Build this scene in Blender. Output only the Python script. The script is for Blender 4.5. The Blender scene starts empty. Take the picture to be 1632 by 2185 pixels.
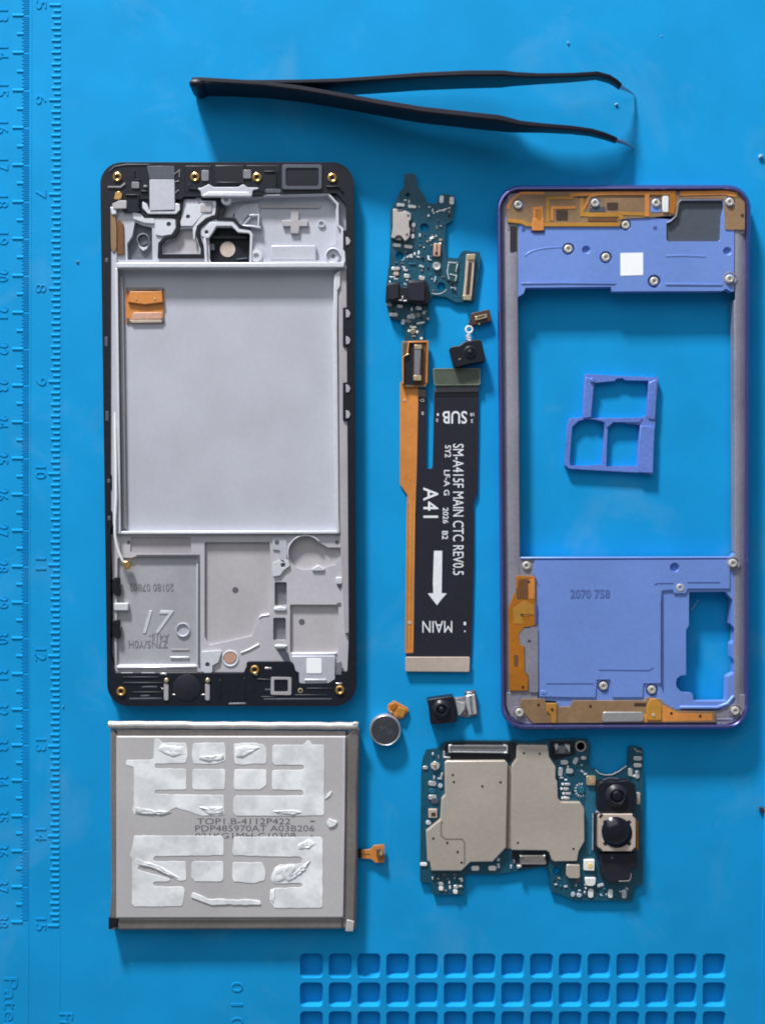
import bpy, bmesh, math, random
from mathutils import Vector, Matrix
from mathutils.geometry import tessellate_polygon

# ------------------------------------------------------------------ camera, light
SC = bpy.context.scene
H = 0.300                 # camera height above the mat, metres
S = 7700.0                # photograph pixels per metre on the mat
CX, CY = 816.0, 1092.5

cam = bpy.data.cameras.new("camera")
cam.sensor_fit = 'VERTICAL'
cam.sensor_height = 24.0
cam.lens = 24.0 * H / (2185.0 / S)
cam.clip_start = 0.01
cam.clip_end = 20.0
camo = bpy.data.objects.new("camera", cam)
camo.location = (0, 0, H)
SC.collection.objects.link(camo)
SC.camera = camo

world = bpy.data.worlds.new("World")
SC.world = world
world.use_nodes = True
bg = world.node_tree.nodes["Background"]
bg.inputs[0].default_value = (0.93, 0.97, 1.0, 1)
bg.inputs[1].default_value = 0.21

win = bpy.data.lights.new("window_light", 'AREA')
win.shape = 'RECTANGLE'
win.size = 0.18
win.size_y = 0.13
win.energy = 30.0
win.color = (1.0, 0.985, 0.97)
wo = bpy.data.objects.new("window_light", win)
_az = math.atan2(0.31, 1.0)
_el = math.radians(19)
_d = 1.30
wpos = Vector((-math.sin(_az) * math.cos(_el), math.cos(_az) * math.cos(_el), math.sin(_el))) * _d
wo.location = wpos
wo.rotation_euler = (-wpos).to_track_quat('-Z', 'Y').to_euler()
SC.collection.objects.link(wo)
# added fill lamp to soften shadows: broad light standing in for wall and ceiling bounce
soft = bpy.data.lights.new("soft_fill_light", 'AREA')
soft.shape = 'RECTANGLE'
soft.size = 1.9
soft.size_y = 1.1
soft.energy = 8.6
soft.color = (0.95, 0.98, 1.0)
so2 = bpy.data.objects.new("soft_fill_light", soft)
_e2 = math.radians(46)
spos = Vector((-math.sin(_az) * math.cos(_e2), math.cos(_az) * math.cos(_e2), math.sin(_e2))) * 1.6
so2.location = spos
so2.rotation_euler = (-spos).to_track_quat('-Z', 'Y').to_euler()
SC.collection.objects.link(so2)

SC.view_settings.view_transform = 'Standard'
SC.view_settings.look = 'None'
SC.view_settings.exposure = 0.0
SC.view_settings.gamma = 1.0
SC.cycles.pixel_filter_type = 'BLACKMAN_HARRIS'
SC.cycles.filter_width = 1.9
SC.cycles.max_bounces = 6
SC.cycles.diffuse_bounces = 4
SC.cycles.glossy_bounces = 3

random.seed(4)
MM = 0.001

def P(u, v, z=0.0):
    """photograph pixel (u, v) -> world point at height z (mm)"""
    k = (H - z * MM) / H
    return Vector(((u - CX) / S * k, (CY - v) / S * k, z * MM))

def W(d):
    return d / S

# ------------------------------------------------------------------ materials
def srgb(r, g, b):
    def f(c):
        c /= 255.0
        return c / 12.92 if c <= 0.04045 else ((c + 0.055) / 1.055) ** 2.4
    return (f(r), f(g), f(b))

MATS = {}
def mat(name, col, rough=0.5, metal=0.0, var=0.08, scale=900, bump=0.0, bscale=3000, spec=0.5, coat=0.0,
        col2=None, blotch=0.0, trans=0.0, emit=None, dust=0.0, smudge=0.0):
    m = bpy.data.materials.new(name)
    m.use_nodes = True
    nt = m.node_tree
    b = nt.nodes["Principled BSDF"]
    b.inputs["Roughness"].default_value = rough
    b.inputs["Metallic"].default_value = metal
    b.inputs["Specular IOR Level"].default_value = spec
    b.inputs["Coat Weight"].default_value = coat
    b.inputs["Transmission Weight"].default_value = trans
    tc = nt.nodes.new("ShaderNodeTexCoord")
    n = nt.nodes.new("ShaderNodeTexNoise")
    n.inputs["Scale"].default_value = scale
    n.inputs["Detail"].default_value = 4
    nt.links.new(tc.outputs["Object"], n.inputs["Vector"])
    n2 = nt.nodes.new("ShaderNodeTexNoise")
    n2.inputs["Scale"].default_value = 55
    n2.inputs["Detail"].default_value = 3
    nt.links.new(tc.outputs["Object"], n2.inputs["Vector"])
    mr = nt.nodes.new("ShaderNodeMapRange")
    mr.inputs[1].default_value = 0.3; mr.inputs[2].default_value = 0.7
    mr.inputs[3].default_value = 1 - var; mr.inputs[4].default_value = 1 + var
    nt.links.new(n.outputs["Fac"], mr.inputs[0])
    mr2 = nt.nodes.new("ShaderNodeMapRange")
    mr2.inputs[1].default_value = 0.35; mr2.inputs[2].default_value = 0.65
    mr2.inputs[3].default_value = 1 - blotch; mr2.inputs[4].default_value = 1 + blotch
    nt.links.new(n2.outputs["Fac"], mr2.inputs[0])
    mu = nt.nodes.new("ShaderNodeMath"); mu.operation = 'MULTIPLY'
    nt.links.new(mr.outputs[0], mu.inputs[0]); nt.links.new(mr2.outputs[0], mu.inputs[1])
    vm = nt.nodes.new("ShaderNodeVectorMath"); vm.operation = 'SCALE'
    if col2 is not None:
        mx = nt.nodes.new("ShaderNodeMix"); mx.data_type = 'RGBA'
        mx.inputs[6].default_value = (*col, 1); mx.inputs[7].default_value = (*col2, 1)
        n3 = nt.nodes.new("ShaderNodeTexNoise"); n3.inputs["Scale"].default_value = 160
        nt.links.new(tc.outputs["Object"], n3.inputs["Vector"])
        r3 = nt.nodes.new("ShaderNodeMapRange"); r3.inputs[1].default_value = .42; r3.inputs[2].default_value = .6
        nt.links.new(n3.outputs["Fac"], r3.inputs[0]); nt.links.new(r3.outputs[0], mx.inputs[0])
        nt.links.new(mx.outputs[2], vm.inputs[0])
    else:
        vm.inputs[0].default_value = col
    nt.links.new(mu.outputs[0], vm.inputs["Scale"])
    out = vm.outputs[0]
    if dust > 0:
        n4 = nt.nodes.new("ShaderNodeTexNoise"); n4.inputs["Scale"].default_value = 700; n4.inputs["Detail"].default_value = 2
        nt.links.new(tc.outputs["Object"], n4.inputs["Vector"])
        r4 = nt.nodes.new("ShaderNodeMapRange"); r4.inputs[1].default_value = .735; r4.inputs[2].default_value = .80
        r4.inputs[3].default_value = 0; r4.inputs[4].default_value = dust
        nt.links.new(n4.outputs["Fac"], r4.inputs[0])
        mx2 = nt.nodes.new("ShaderNodeMix"); mx2.data_type = 'RGBA'
        nt.links.new(r4.outputs[0], mx2.inputs[0]); nt.links.new(out, mx2.inputs[6])
        mx2.inputs[7].default_value = (.6, .7, .8, 1)
        out = mx2.outputs[2]
    if smudge > 0:
        n5 = nt.nodes.new("ShaderNodeTexNoise"); n5.inputs["Scale"].default_value = 26; n5.inputs["Detail"].default_value = 6
        n5.inputs["Roughness"].default_value = .62; n5.inputs["Distortion"].default_value = 1.2
        nt.links.new(tc.outputs["Object"], n5.inputs["Vector"])
        r5 = nt.nodes.new("ShaderNodeMapRange"); r5.inputs[1].default_value = .56; r5.inputs[2].default_value = .74
        r5.inputs[3].default_value = 0; r5.inputs[4].default_value = smudge
        nt.links.new(n5.outputs["Fac"], r5.inputs[0])
        mx3 = nt.nodes.new("ShaderNodeMix"); mx3.data_type = 'RGBA'
        nt.links.new(r5.outputs[0], mx3.inputs[0]); nt.links.new(out, mx3.inputs[6])
        mx3.inputs[7].default_value = (.22, .42, .60, 1)
        out = mx3.outputs[2]
    nt.links.new(out, b.inputs["Base Color"])
    if emit:
        b.inputs["Emission Color"].default_value = (*emit, 1); b.inputs["Emission Strength"].default_value = 1
    if bump > 0:
        bp = nt.nodes.new("ShaderNodeBump")
        nb = nt.nodes.new("ShaderNodeTexNoise")
        nb.inputs["Scale"].default_value = bscale; nb.inputs["Detail"].default_value = 3
        nt.links.new(tc.outputs["Object"], nb.inputs["Vector"])
        bp.inputs["Strength"].default_value = bump
        bp.inputs["Distance"].default_value = 0.0001
        nt.links.new(nb.outputs["Fac"], bp.inputs["Height"])
        nt.links.new(bp.outputs[0], b.inputs["Normal"])
    MATS[name] = m
    return m

mat('silicone', (0.007, 0.297, 0.665), rough=0.8, var=0.035, scale=2200, bump=0.28, bscale=2600, spec=0.10, blotch=0.05, dust=0.07, smudge=0.15)
mat('black_plastic', (0.009, 0.011, 0.019), rough=0.42, var=0.2, bump=0.2, spec=0.3)
mat('black_matte', (0.010, 0.012, 0.018), rough=0.6, var=0.2, spec=0.2)
mat('black_film', (0.017, 0.018, 0.030), rough=0.40, var=0.1, spec=0.35, bump=0.1, bscale=500)
mat('dark_grey', (0.075, 0.085, 0.115), rough=0.45, var=0.12)
mat('pocket_grey', (0.12, 0.13, 0.16), rough=0.5, var=0.15)
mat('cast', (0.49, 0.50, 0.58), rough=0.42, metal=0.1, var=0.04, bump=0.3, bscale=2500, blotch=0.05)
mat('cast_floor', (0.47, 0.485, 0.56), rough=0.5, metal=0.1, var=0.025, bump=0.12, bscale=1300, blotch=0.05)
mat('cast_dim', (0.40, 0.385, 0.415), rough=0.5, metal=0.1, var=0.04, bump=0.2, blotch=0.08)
mat('plate_metal', (0.44, 0.445, 0.485), rough=0.38, metal=0.25, var=0.04, bump=0.12, bscale=900, blotch=0.09)
mat('shell', (0.62, 0.575, 0.55), rough=0.3, metal=0.5, var=0.06, bump=0.4)
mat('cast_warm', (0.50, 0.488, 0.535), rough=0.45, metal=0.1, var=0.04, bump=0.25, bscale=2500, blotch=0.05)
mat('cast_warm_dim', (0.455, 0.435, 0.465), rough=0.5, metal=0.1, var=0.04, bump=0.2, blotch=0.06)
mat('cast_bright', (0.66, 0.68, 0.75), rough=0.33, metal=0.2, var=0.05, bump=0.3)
mat('steel', (0.62, 0.62, 0.63), rough=0.3, metal=0.75, var=0.06, bump=0.2)
mat('tin', (0.60, 0.535, 0.475), rough=0.34, metal=0.45, var=0.04, bump=0.35, bscale=700, blotch=0.06)
mat('tin_groove', (0.30, 0.26, 0.22), rough=0.4, metal=0.4, var=0.05)
mat('solder', (0.72, 0.74, 0.76), rough=0.28, metal=0.6, var=0.15, bump=0.6)
mat('brass', (0.75, 0.45, 0.16), rough=0.25, metal=0.9, var=0.15, bump=0.3)
mat('brass_pale', (0.70, 0.58, 0.38), rough=0.3, metal=0.7, var=0.1)
mat('hole_dark', (0.01, 0.01, 0.012), rough=0.7)
mat('hole_grey', (0.10, 0.10, 0.12), rough=0.7)
mat('copper', (0.62, 0.37, 0.28), rough=0.45, metal=0.3, var=0.1)
mat('kapton', (0.60, 0.230, 0.055), rough=0.33, var=0.08, blotch=0.14, spec=0.5, bump=0.15)
mat('kapton_dark', (0.16, 0.070, 0.028), rough=0.35, var=0.1, blotch=0.1)
mat('kapton_yellow', (0.44, 0.215, 0.035), rough=0.33, var=0.08, blotch=0.15)
mat('kapton_orange', (0.40, 0.140, 0.010), rough=0.38, var=0.08, blotch=0.18)
mat('kapton_brown', (0.25, 0.155, 0.085), rough=0.42, var=0.1, blotch=0.18)
mat('brown', (0.06, 0.035, 0.025), rough=0.4, var=0.2)
mat('violet', (0.168, 0.290, 0.72), rough=0.36, metal=0.15, var=0.04, bump=0.3, bscale=2500, blotch=0.05)
mat('violet_low', (0.156, 0.275, 0.69), rough=0.4, metal=0.15, var=0.04, bump=0.3, bscale=2500, blotch=0.05)
mat('violet_rim', (0.17, 0.18, 0.47), rough=0.24, metal=0.85, var=0.05)
mat('tray_blue', (0.130, 0.23, 0.66), rough=0.4, metal=0.15, var=0.08, bump=0.8, bscale=1200, blotch=0.1)
mat('groove_blue', (0.05, 0.09, 0.30), rough=0.5)
mat('rail_grey', (0.26, 0.255, 0.32), rough=0.40, metal=0.2, var=0.08, bump=0.5, bscale=1500, blotch=0.12)
mat('window_grey', (0.068, 0.085, 0.115), rough=0.42, var=0.08, bump=0.3)
mat('pcb', (0.007, 0.075, 0.125), rough=0.33, var=0.12, blotch=0.15, spec=0.5, bump=0.3, bscale=1500)
mat('pcb_trace', (0.018, 0.125, 0.22), rough=0.35, var=0.1)
mat('pcb_green', (0.012, 0.075, 0.080), rough=0.35, var=0.1)
mat('pad_green', (0.075, 0.095, 0.075), rough=0.4, var=0.1, spec=0.5)
mat('pad_edge', (0.22, 0.26, 0.20), rough=0.35, metal=0.3)
mat('pad_grey', (0.10, 0.105, 0.12), rough=0.4, var=0.1)
mat('beige', (0.50, 0.42, 0.37), rough=0.42, metal=0.1, var=0.06, blotch=0.06)
mat('chip_dark', (0.014, 0.016, 0.024), rough=0.35, var=0.1, spec=0.35)
mat('mid_grey', (0.22, 0.22, 0.25), rough=0.4, metal=0.3, var=0.1)
mat('white_print', (0.78, 0.80, 0.85), rough=0.6, var=0.06)
mat('grey_print', (0.22, 0.225, 0.25), rough=0.6, var=0.1)
mat('dark_print', (0.13, 0.125, 0.15), rough=0.6, var=0.3, scale=4000)
mat('blue_print', (0.075, 0.13, 0.37), rough=0.6, var=0.2, scale=4000)
mat('paper', (0.90, 0.92, 0.96), rough=0.7, var=0.02)
mat('tape', (0.82, 0.84, 0.88), rough=0.7, var=0.05, bump=0.45, bscale=260, blotch=0.08, col2=(0.66, 0.675, 0.71))
mat('pouch', (0.515, 0.50, 0.515), rough=0.45, metal=0.12, var=0.03, bump=0.2, bscale=400, blotch=0.05)
mat('pouch_edge', (0.25, 0.23, 0.225), rough=0.36, metal=0.45, var=0.08, bump=0.6, bscale=500, blotch=0.12)
mat('pouch_bright', (0.58, 0.57, 0.56), rough=0.35, metal=0.4, var=0.08, bump=0.8, bscale=300, blotch=0.1)
mat('motor_face', (0.085, 0.088, 0.110), rough=0.3, metal=0.5, var=0.1, blotch=0.25)
mat('glass_black', (0.004, 0.005, 0.012), rough=0.12, spec=0.3)
mat('lens_glass', (0.004, 0.004, 0.014), rough=0.2, spec=0.6)
mat('cable_white', (0.80, 0.81, 0.84), rough=0.35, var=0.03)
mat('led_white', (0.85, 0.86, 0.84), rough=0.3)
mat('led_yellow', (0.80, 0.68, 0.22), rough=0.3)
mat('tweezer_black', (0.011, 0.012, 0.024), rough=0.45, var=0.15, bump=0.3, bscale=2500, spec=0.3)
mat('tweezer_steel', (0.45, 0.45, 0.50), rough=0.35, metal=0.7)
mat('white_ceramic', (0.76, 0.77, 0.78), rough=0.35, var=0.06)
mat('glue', (0.45, 0.50, 0.58), rough=0.2, var=0.2, bump=1.5, bscale=1500)
mat('debris_dark', (0.03, 0.03, 0.05), rough=0.5)
mat('debris_light', (0.12, 0.38, 0.58), rough=0.5)

# ------------------------------------------------------------------ object helpers
COL = SC.collection
ORG = {}
def origin(o):
    return ORG.get(o.name, Vector((0, 0, 0))) if o else Vector((0, 0, 0))

def link(name, me, parent=None, m=None, kind=None, bevel=0.0, seg=2, smooth=True, base=None):
    """me has world coordinates; stored relative to the parent's origin"""
    o = bpy.data.objects.new(name, me)
    COL.objects.link(o)
    og = origin(parent)
    if base is not None:
        og2 = base
        me.transform(Matrix.Translation(-og2))
        o.location = og2 - og
        ORG[o.name] = og2
    else:
        me.transform(Matrix.Translation(-og))
        ORG[o.name] = og
    if parent: o.parent = parent
    if m is not None and not me.materials: me.materials.append(MATS[m])
    if kind: o['kind'] = kind
    if smooth and len(me.polygons):
        me.shade_smooth()
        me.set_sharp_from_angle(angle=math.radians(38))
    if bevel > 0:
        md = o.modifiers.new("bevel", 'BEVEL')
        md.width = bevel * MM; md.segments = seg
        md.limit_method = 'ANGLE'; md.angle_limit = math.radians(48)
        md.use_clamp_overlap = True
        md.harden_normals = False
    return o

def thing(name, label, cat, u, v, group=None, kind=None):
    o = bpy.data.objects.new(name, None)
    COL.objects.link(o)
    o.location = P(u, v, 0)
    o.empty_display_size = 0.005
    ORG[o.name] = P(u, v, 0).copy()
    if label: o['label'] = label
    if cat: o['category'] = cat
    if group: o['group'] = group
    if kind: o['kind'] = kind
    return o

def area2(p):
    return sum(p[i][0] * p[(i + 1) % len(p)][1] - p[(i + 1) % len(p)][0] * p[i][1] for i in range(len(p))) / 2

def clean(p):
    q = []
    for a in p:
        if not q or (Vector(a[:2]) - Vector(q[-1][:2])).length > 1e-9: q.append(a)
    if (Vector(q[0][:2]) - Vector(q[-1][:2])).length < 1e-9: q.pop()
    return q

def fillet(pts, r, n=4):
    """round the corners of a pixel polygon; r a number or a list"""
    out = []
    N = len(pts)
    for i in range(N):
        a, b, c = Vector(pts[i - 1]), Vector(pts[i]), Vector(pts[(i + 1) % N])
        rr = r[i] if isinstance(r, (list, tuple)) else r
        if rr <= 0:
            out.append(tuple(b)); continue
        d1, d2 = (a - b), (c - b)
        l1, l2 = d1.length, d2.length
        if l1 < 1e-6 or l2 < 1e-6: out.append(tuple(b)); continue
        d1 /= l1; d2 /= l2
        cosang = max(-1, min(1, d1.dot(d2)))
        ang = math.acos(cosang)
        if ang > math.radians(172): out.append(tuple(b)); continue
        t = min(rr / math.tan(ang / 2), l1 * 0.48, l2 * 0.48)
        p0, p1 = b + d1 * t, b + d2 * t
        for k in range(n + 1):
            s = k / n
            # quadratic-ish arc
            q = (1 - s) ** 2 * p0 + 2 * s * (1 - s) * b + s ** 2 * p1
            if n >= 3:
                # true arc
                rad = t * math.tan(ang / 2)
                bis = (d1 + d2)
                if bis.length > 1e-6:
                    cen = b + bis.normalized() * (rad / math.sin(ang / 2))
                    w0 = math.atan2(p0.y - cen.y, p0.x - cen.x); w1 = math.atan2(p1.y - cen.y, p1.x - cen.x)
                    dw = (w1 - w0 + math.pi) % (2 * math.pi) - math.pi
                    q = cen + Vector((math.cos(w0 + dw * s), math.sin(w0 + dw * s))) * rad
            out.append((q.x, q.y))
    return out

def rect(x0, y0, x1, y1):
    return [(x0, y0), (x1, y0), (x1, y1), (x0, y1)]

def circ(cx, cy, r, n=20, ry=None, a0=0):
    ry = ry or r
    return [(cx + r * math.cos(2 * math.pi * k / n + a0), cy + ry * math.sin(2 * math.pi * k / n + a0)) for k in range(n)]

def rot(pts, cx, cy, deg):
    c, s = math.cos(math.radians(deg)), math.sin(math.radians(deg))
    return [(cx + (x - cx) * c - (y - cy) * s, cy + (x - cx) * s + (y - cy) * c) for x, y in pts]

def cr(ox, oy, s, pts):
    return [(ox + x / s, oy + y / s) for x, y in pts]

def bez(p0, p1, p2, n=8):
    return [((1-t)**2*p0[0]+2*t*(1-t)*p1[0]+t*t*p2[0], (1-t)**2*p0[1]+2*t*(1-t)*p1[1]+t*t*p2[1]) for t in [k/n for k in range(n+1)]]

def prism_data(outer, holes, z0, z1, taper=0.0, vs=None, fs=None):
    vs = [] if vs is None else vs
    fs = [] if fs is None else fs
    loops = [clean(list(outer))] + [clean(list(h)) for h in (holes or [])]
    if area2(loops[0]) < 0: loops[0].reverse()         # pixel space: y down, so world gets mirrored
    for i in range(1, len(loops)):
        if area2(loops[i]) > 0: loops[i].reverse()
    base = len(vs)
    tops = []
    flat = []
    for L in loops:
        ids = []
        for (u, v) in L:
            p = P(u, v, z1); ids.append(len(vs)); vs.append(p); flat.append(p)
        tops.append(ids)
    bots = []
    for li, L in enumerate(loops):
        ids = []
        N = len(L)
        for i, (u, v) in enumerate(L):
            p = P(u, v, z1); 
            if taper:
                a, b, c = Vector(L[i-1]), Vector(L[i]), Vector(L[(i+1) % N])
                e1 = (b-a).normalized(); e2 = (c-b).normalized()
                nrm = Vector((e1.y+e2.y, -e1.x-e2.x))
                if nrm.length > 1e-6:
                    nrm.normalize()
                    p = p + Vector((nrm.x, -nrm.y, 0)) * W(taper)
            ids.append(len(vs)); vs.append(Vector((p.x, p.y, z0 * MM)))
        bots.append(ids)
    tris = tessellate_polygon([[Vector((vs[i].x, vs[i].y, 0)) for i in ids] for ids in tops])
    allt = [i for ids in tops for i in ids]; allb = [i for ids in bots for i in ids]
    for t in tris:
        a, b, c = t
        pa, pb, pc = vs[allt[a]], vs[allt[b]], vs[allt[c]]
        ar = (pb.x - pa.x) * (pc.y - pa.y) - (pc.x - pa.x) * (pb.y - pa.y)
        if abs(ar) < 1e-16: continue
        if ar < 0: b, c = c, b
        fs.append((allt[a], allt[b], allt[c]))
        fs.append((allb[a], allb[c], allb[b]))
    for T, B in zip(tops, bots):
        n = len(T)
        for i in range(n):
            j = (i + 1) % n
            # pixel ccw(+area, y down) == world clockwise
            fs.append((T[i], T[j], B[j], B[i]))
    return vs, fs

def mk(vs, fs, name="m"):
    me = bpy.data.meshes.new(name)
    me.from_pydata([tuple(v) for v in vs], [], fs)
    me.validate()
    return me

def fixn(me):
    bm = bmesh.new(); bm.from_mesh(me)
    bmesh.ops.remove_doubles(bm, verts=bm.verts, dist=1e-8)
    bmesh.ops.recalc_face_normals(bm, faces=bm.faces)
    bmesh.ops.dissolve_limit(bm, angle_limit=math.radians(0.5), verts=bm.verts, edges=bm.edges, delimit=set())
    bm.to_mesh(me); bm.free()

_JIT = [0]
def plate(name, parent, m, outer, z0, z1, holes=None, bevel=0.12, taper=0.0, kind=None, base=None, simple=False):
    _JIT[0] += 1
    z1 = z1 + 0.0035 * (_JIT[0] % 19)      # no two faces ever share one plane
    z0 = z0 - 0.0021 * (_JIT[0] % 17)
    vs, fs = prism_data(outer, holes, z0, z1, taper)
    me = mk(vs, fs, name)
    bm = bmesh.new(); bm.from_mesh(me)
    bmesh.ops.recalc_face_normals(bm, faces=bm.faces)
    if not holes:
        bmesh.ops.dissolve_limit(bm, angle_limit=math.radians(0.5), verts=bm.verts, edges=bm.edges, delimit=set())
    bm.to_mesh(me); bm.free()
    return link(name, me, parent, m, kind=kind, bevel=bevel, base=base)

def multi(name, parent, m, polys, z0, z1, bevel=0.0, kind='stuff', taper=0.0):
    vs, fs = [], []
    for p in polys:
        prism_data(p, None, z0, z1, taper, vs, fs)
    me = mk(vs, fs, name)
    bm = bmesh.new(); bm.from_mesh(me)
    bmesh.ops.recalc_face_normals(bm, faces=bm.faces)
    bm.to_mesh(me); bm.free()
    return link(name, me, parent, m, kind=kind, bevel=bevel)

def strip_poly(pts, w):
    """polyline (pixels) -> closed outline of width w"""
    L, R = [], []
    n = len(pts)
    for i in range(n):
        p = Vector(pts[i])
        if i == 0: d = (Vector(pts[1]) - p).normalized(); nn = Vector((-d.y, d.x)); k = 1
        elif i == n - 1: d = (p - Vector(pts[i-1])).normalized(); nn = Vector((-d.y, d.x)); k = 1
        else:
            d1 = (p - Vector(pts[i-1])).normalized(); d2 = (Vector(pts[i+1]) - p).normalized()
            n1 = Vector((-d1.y, d1.x)); n2 = Vector((-d2.y, d2.x))
            nn = (n1 + n2)
            if nn.length < 1e-4: nn = n1; k = 1
            else:
                nn.normalize(); k = 1 / max(0.45, nn.dot(n1))
        ww = (w[i] if isinstance(w, (list, tuple)) else w) / 2
        L.append(tuple(p + nn * ww * k)); R.append(tuple(p - nn * ww * k))
    return L + R[::-1]

def strip(name, parent, m, pts, w, z0, z1, bevel=0.1, **k):
    return plate(name, parent, m, strip_poly(pts, w), z0, z1, bevel=bevel, **k)

def rev(name, parent, m, u, v, z, prof, n=24, center_px=None, scale_xy=(1, 1), tilt=None, cap=True):
    """lathe: prof list of (radius px, height mm above z)"""
    c = P(u, v, z + (prof[-1][1] if center_px is None else center_px))
    vs, fs = [], []
    for (r, h) in prof:
        for k in range(n):
            a = 2 * math.pi * k / n
            vs.append(Vector((c.x + W(r) * math.cos(a) * scale_xy[0], c.y + W(r) * math.sin(a) * scale_xy[1], (z + h) * MM)))
    for i in range(len(prof) - 1):
        for k in range(n):
            fs.append((i*n+k, i*n+(k+1) % n, (i+1)*n+(k+1) % n, (i+1)*n+k))
    if cap and prof[0][0] > 0.01: fs.append(tuple(range(n))[::-1])
    if prof[-1][0] > 0.01: fs.append(tuple(range((len(prof)-1)*n, len(prof)*n)))
    me = mk(vs, fs, name)
    bm = bmesh.new(); bm.from_mesh(me)
    bmesh.ops.remove_doubles(bm, verts=bm.verts, dist=1e-8)
    bmesh.ops.recalc_face_normals(bm, faces=bm.faces)
    bm.to_mesh(me); bm.free()
    return link(name, me, parent, m)

def tube(name, parent, m, pts, r, n=8, flat=1.0):
    """pts: (u, v, z mm) ; r px or list"""
    Q = [P(*p) for p in pts]
    vs, fs = [], []
    N = len(Q)
    for i, q in enumerate(Q):
        d = (Q[min(i+1, N-1)] - Q[max(i-1, 0)]).normalized()
        side = d.cross(Vector((0, 0, 1)))
        if side.length < 1e-4: side = Vector((1, 0, 0))
        side.normalize(); up = side.cross(d).normalized()
        rr = W(r[i] if isinstance(r, (list, tuple)) else r)
        for k in range(n):
            a = 2 * math.pi * k / n
            vs.append(q + side * math.cos(a) * rr + up * math.sin(a) * rr * flat)
    for i in range(N - 1):
        for k in range(n):
            fs.append((i*n+k, i*n+(k+1) % n, (i+1)*n+(k+1) % n, (i+1)*n+k))
    fs.append(tuple(range(n))); fs.append(tuple(range((N-1)*n, N*n))[::-1])
    me = mk(vs, fs, name)
    bm = bmesh.new(); bm.from_mesh(me)
    bmesh.ops.recalc_face_normals(bm, faces=bm.faces)
    bm.to_mesh(me); bm.free()
    return link(name, me, parent, m)

def text(name, parent, m, s, u0, v0, u1, v1, z, deg=0, h=0.02, bevel=0.0, bold=0.0, sh=0.0, z0=None, spc=1.0):
    """text fitted to the pixel box, turned deg clockwise in the picture; real flat print or raised letters"""
    cu = bpy.data.curves.new(name, 'FONT')
    cu.body = s
    cu.size = 1.0
    cu.offset = bold
    cu.space_character = spc
    cu.resolution_u = 3
    cu.shear = sh
    cu.extrude = 0.5
    tmp = bpy.data.objects.new("tmp", cu)
    COL.objects.link(tmp)
    dg = bpy.context.evaluated_depsgraph_get()
    me = bpy.data.meshes.new_from_object(tmp.evaluated_get(dg))
    bpy.data.objects.remove(tmp)
    bpy.data.curves.remove(cu)
    xs = [v.co.x for v in me.vertices]; ys = [v.co.y for v in me.vertices]
    x0, x1, y0, y1 = min(xs), max(xs), min(ys), max(ys)
    top = z + h
    for v in me.vertices:
        fx = (v.co.x - x0) / (x1 - x0 + 1e-9); fy = (v.co.y - y0) / (y1 - y0 + 1e-9)
        hi = v.co.z > 0
        ins = 0
        if deg == 0: u = u0 + fx * (u1-u0); w = v1 - fy * (v1-v0)
        elif deg == 90: u = u0 + fy * (u1-u0); w = v0 + fx * (v1-v0)
        elif deg == 180: u = u1 - fx * (u1-u0); w = v0 + fy * (v1-v0)
        else: u = u1 - fy * (u1-u0); w = v1 - fx * (v1-v0)
        p = P(u, w, top)
        v.co = Vector((p.x, p.y, (top if hi else (z if z0 is None else z0)) * MM))
    me.materials.clear()
    bm = bmesh.new(); bm.from_mesh(me)
    bmesh.ops.remove_doubles(bm, verts=bm.verts, dist=1e-7)
    bmesh.ops.recalc_face_normals(bm, faces=bm.faces)
    bm.to_mesh(me); bm.free()
    o = link(name, me, parent, m, bevel=bevel, seg=2)
    return o

def copy_at(src, name, parent, u, v, z, rz=0.0, sc=None):
    o = bpy.data.objects.new(name, src.data)
    COL.objects.link(o)
    for md in src.modifiers:
        n = o.modifiers.new(md.name, md.type)
        if md.type == 'BEVEL':
            n.width = md.width; n.segments = md.segments; n.limit_method = 'ANGLE'; n.angle_limit = md.angle_limit
    o.location = P(u, v, z) - origin(parent)
    o.rotation_euler = (0, 0, rz)
    if sc: o.scale = sc
    if parent: o.parent = parent
    ORG[o.name] = P(u, v, z).copy()
    return o

def recenter(o, p):
    """move a linked mesh object's origin to world point p"""
    og = ORG[o.name]
    o.data.transform(Matrix.Translation(og - p))
    o.location = o.location + (p - og)
    ORG[o.name] = p.copy()

def interp(xs, ys, x):
    for i in range(len(xs) - 1):
        if x <= xs[i+1] or i == len(xs) - 2:
            t = (x - xs[i]) / (xs[i+1] - xs[i])
            return ys[i] + t * (ys[i+1] - ys[i])

# ================================================================== THE MAT
mat_root = thing('repair_mat', 'bright blue silicone repair mat under all the phone parts', None, CX, CY, kind='structure')

pk = []
for r_ in range(4):
    for c_ in range(15):
        x = 640.0 + 61.3 * c_; y = 2034.5 + 61.6 * r_
        pk.append((x, y))
PW, PH = 49.5, 52.5
holes = [fillet(rect(x, y, x + PW, y + PH), 9, 3) for x, y in pk]
plate('mat_surface', mat_root, 'silicone', rect(-500, -500, 2150, 2700), -4.5, 0.0, holes=holes, bevel=0.0, kind='structure')
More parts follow.
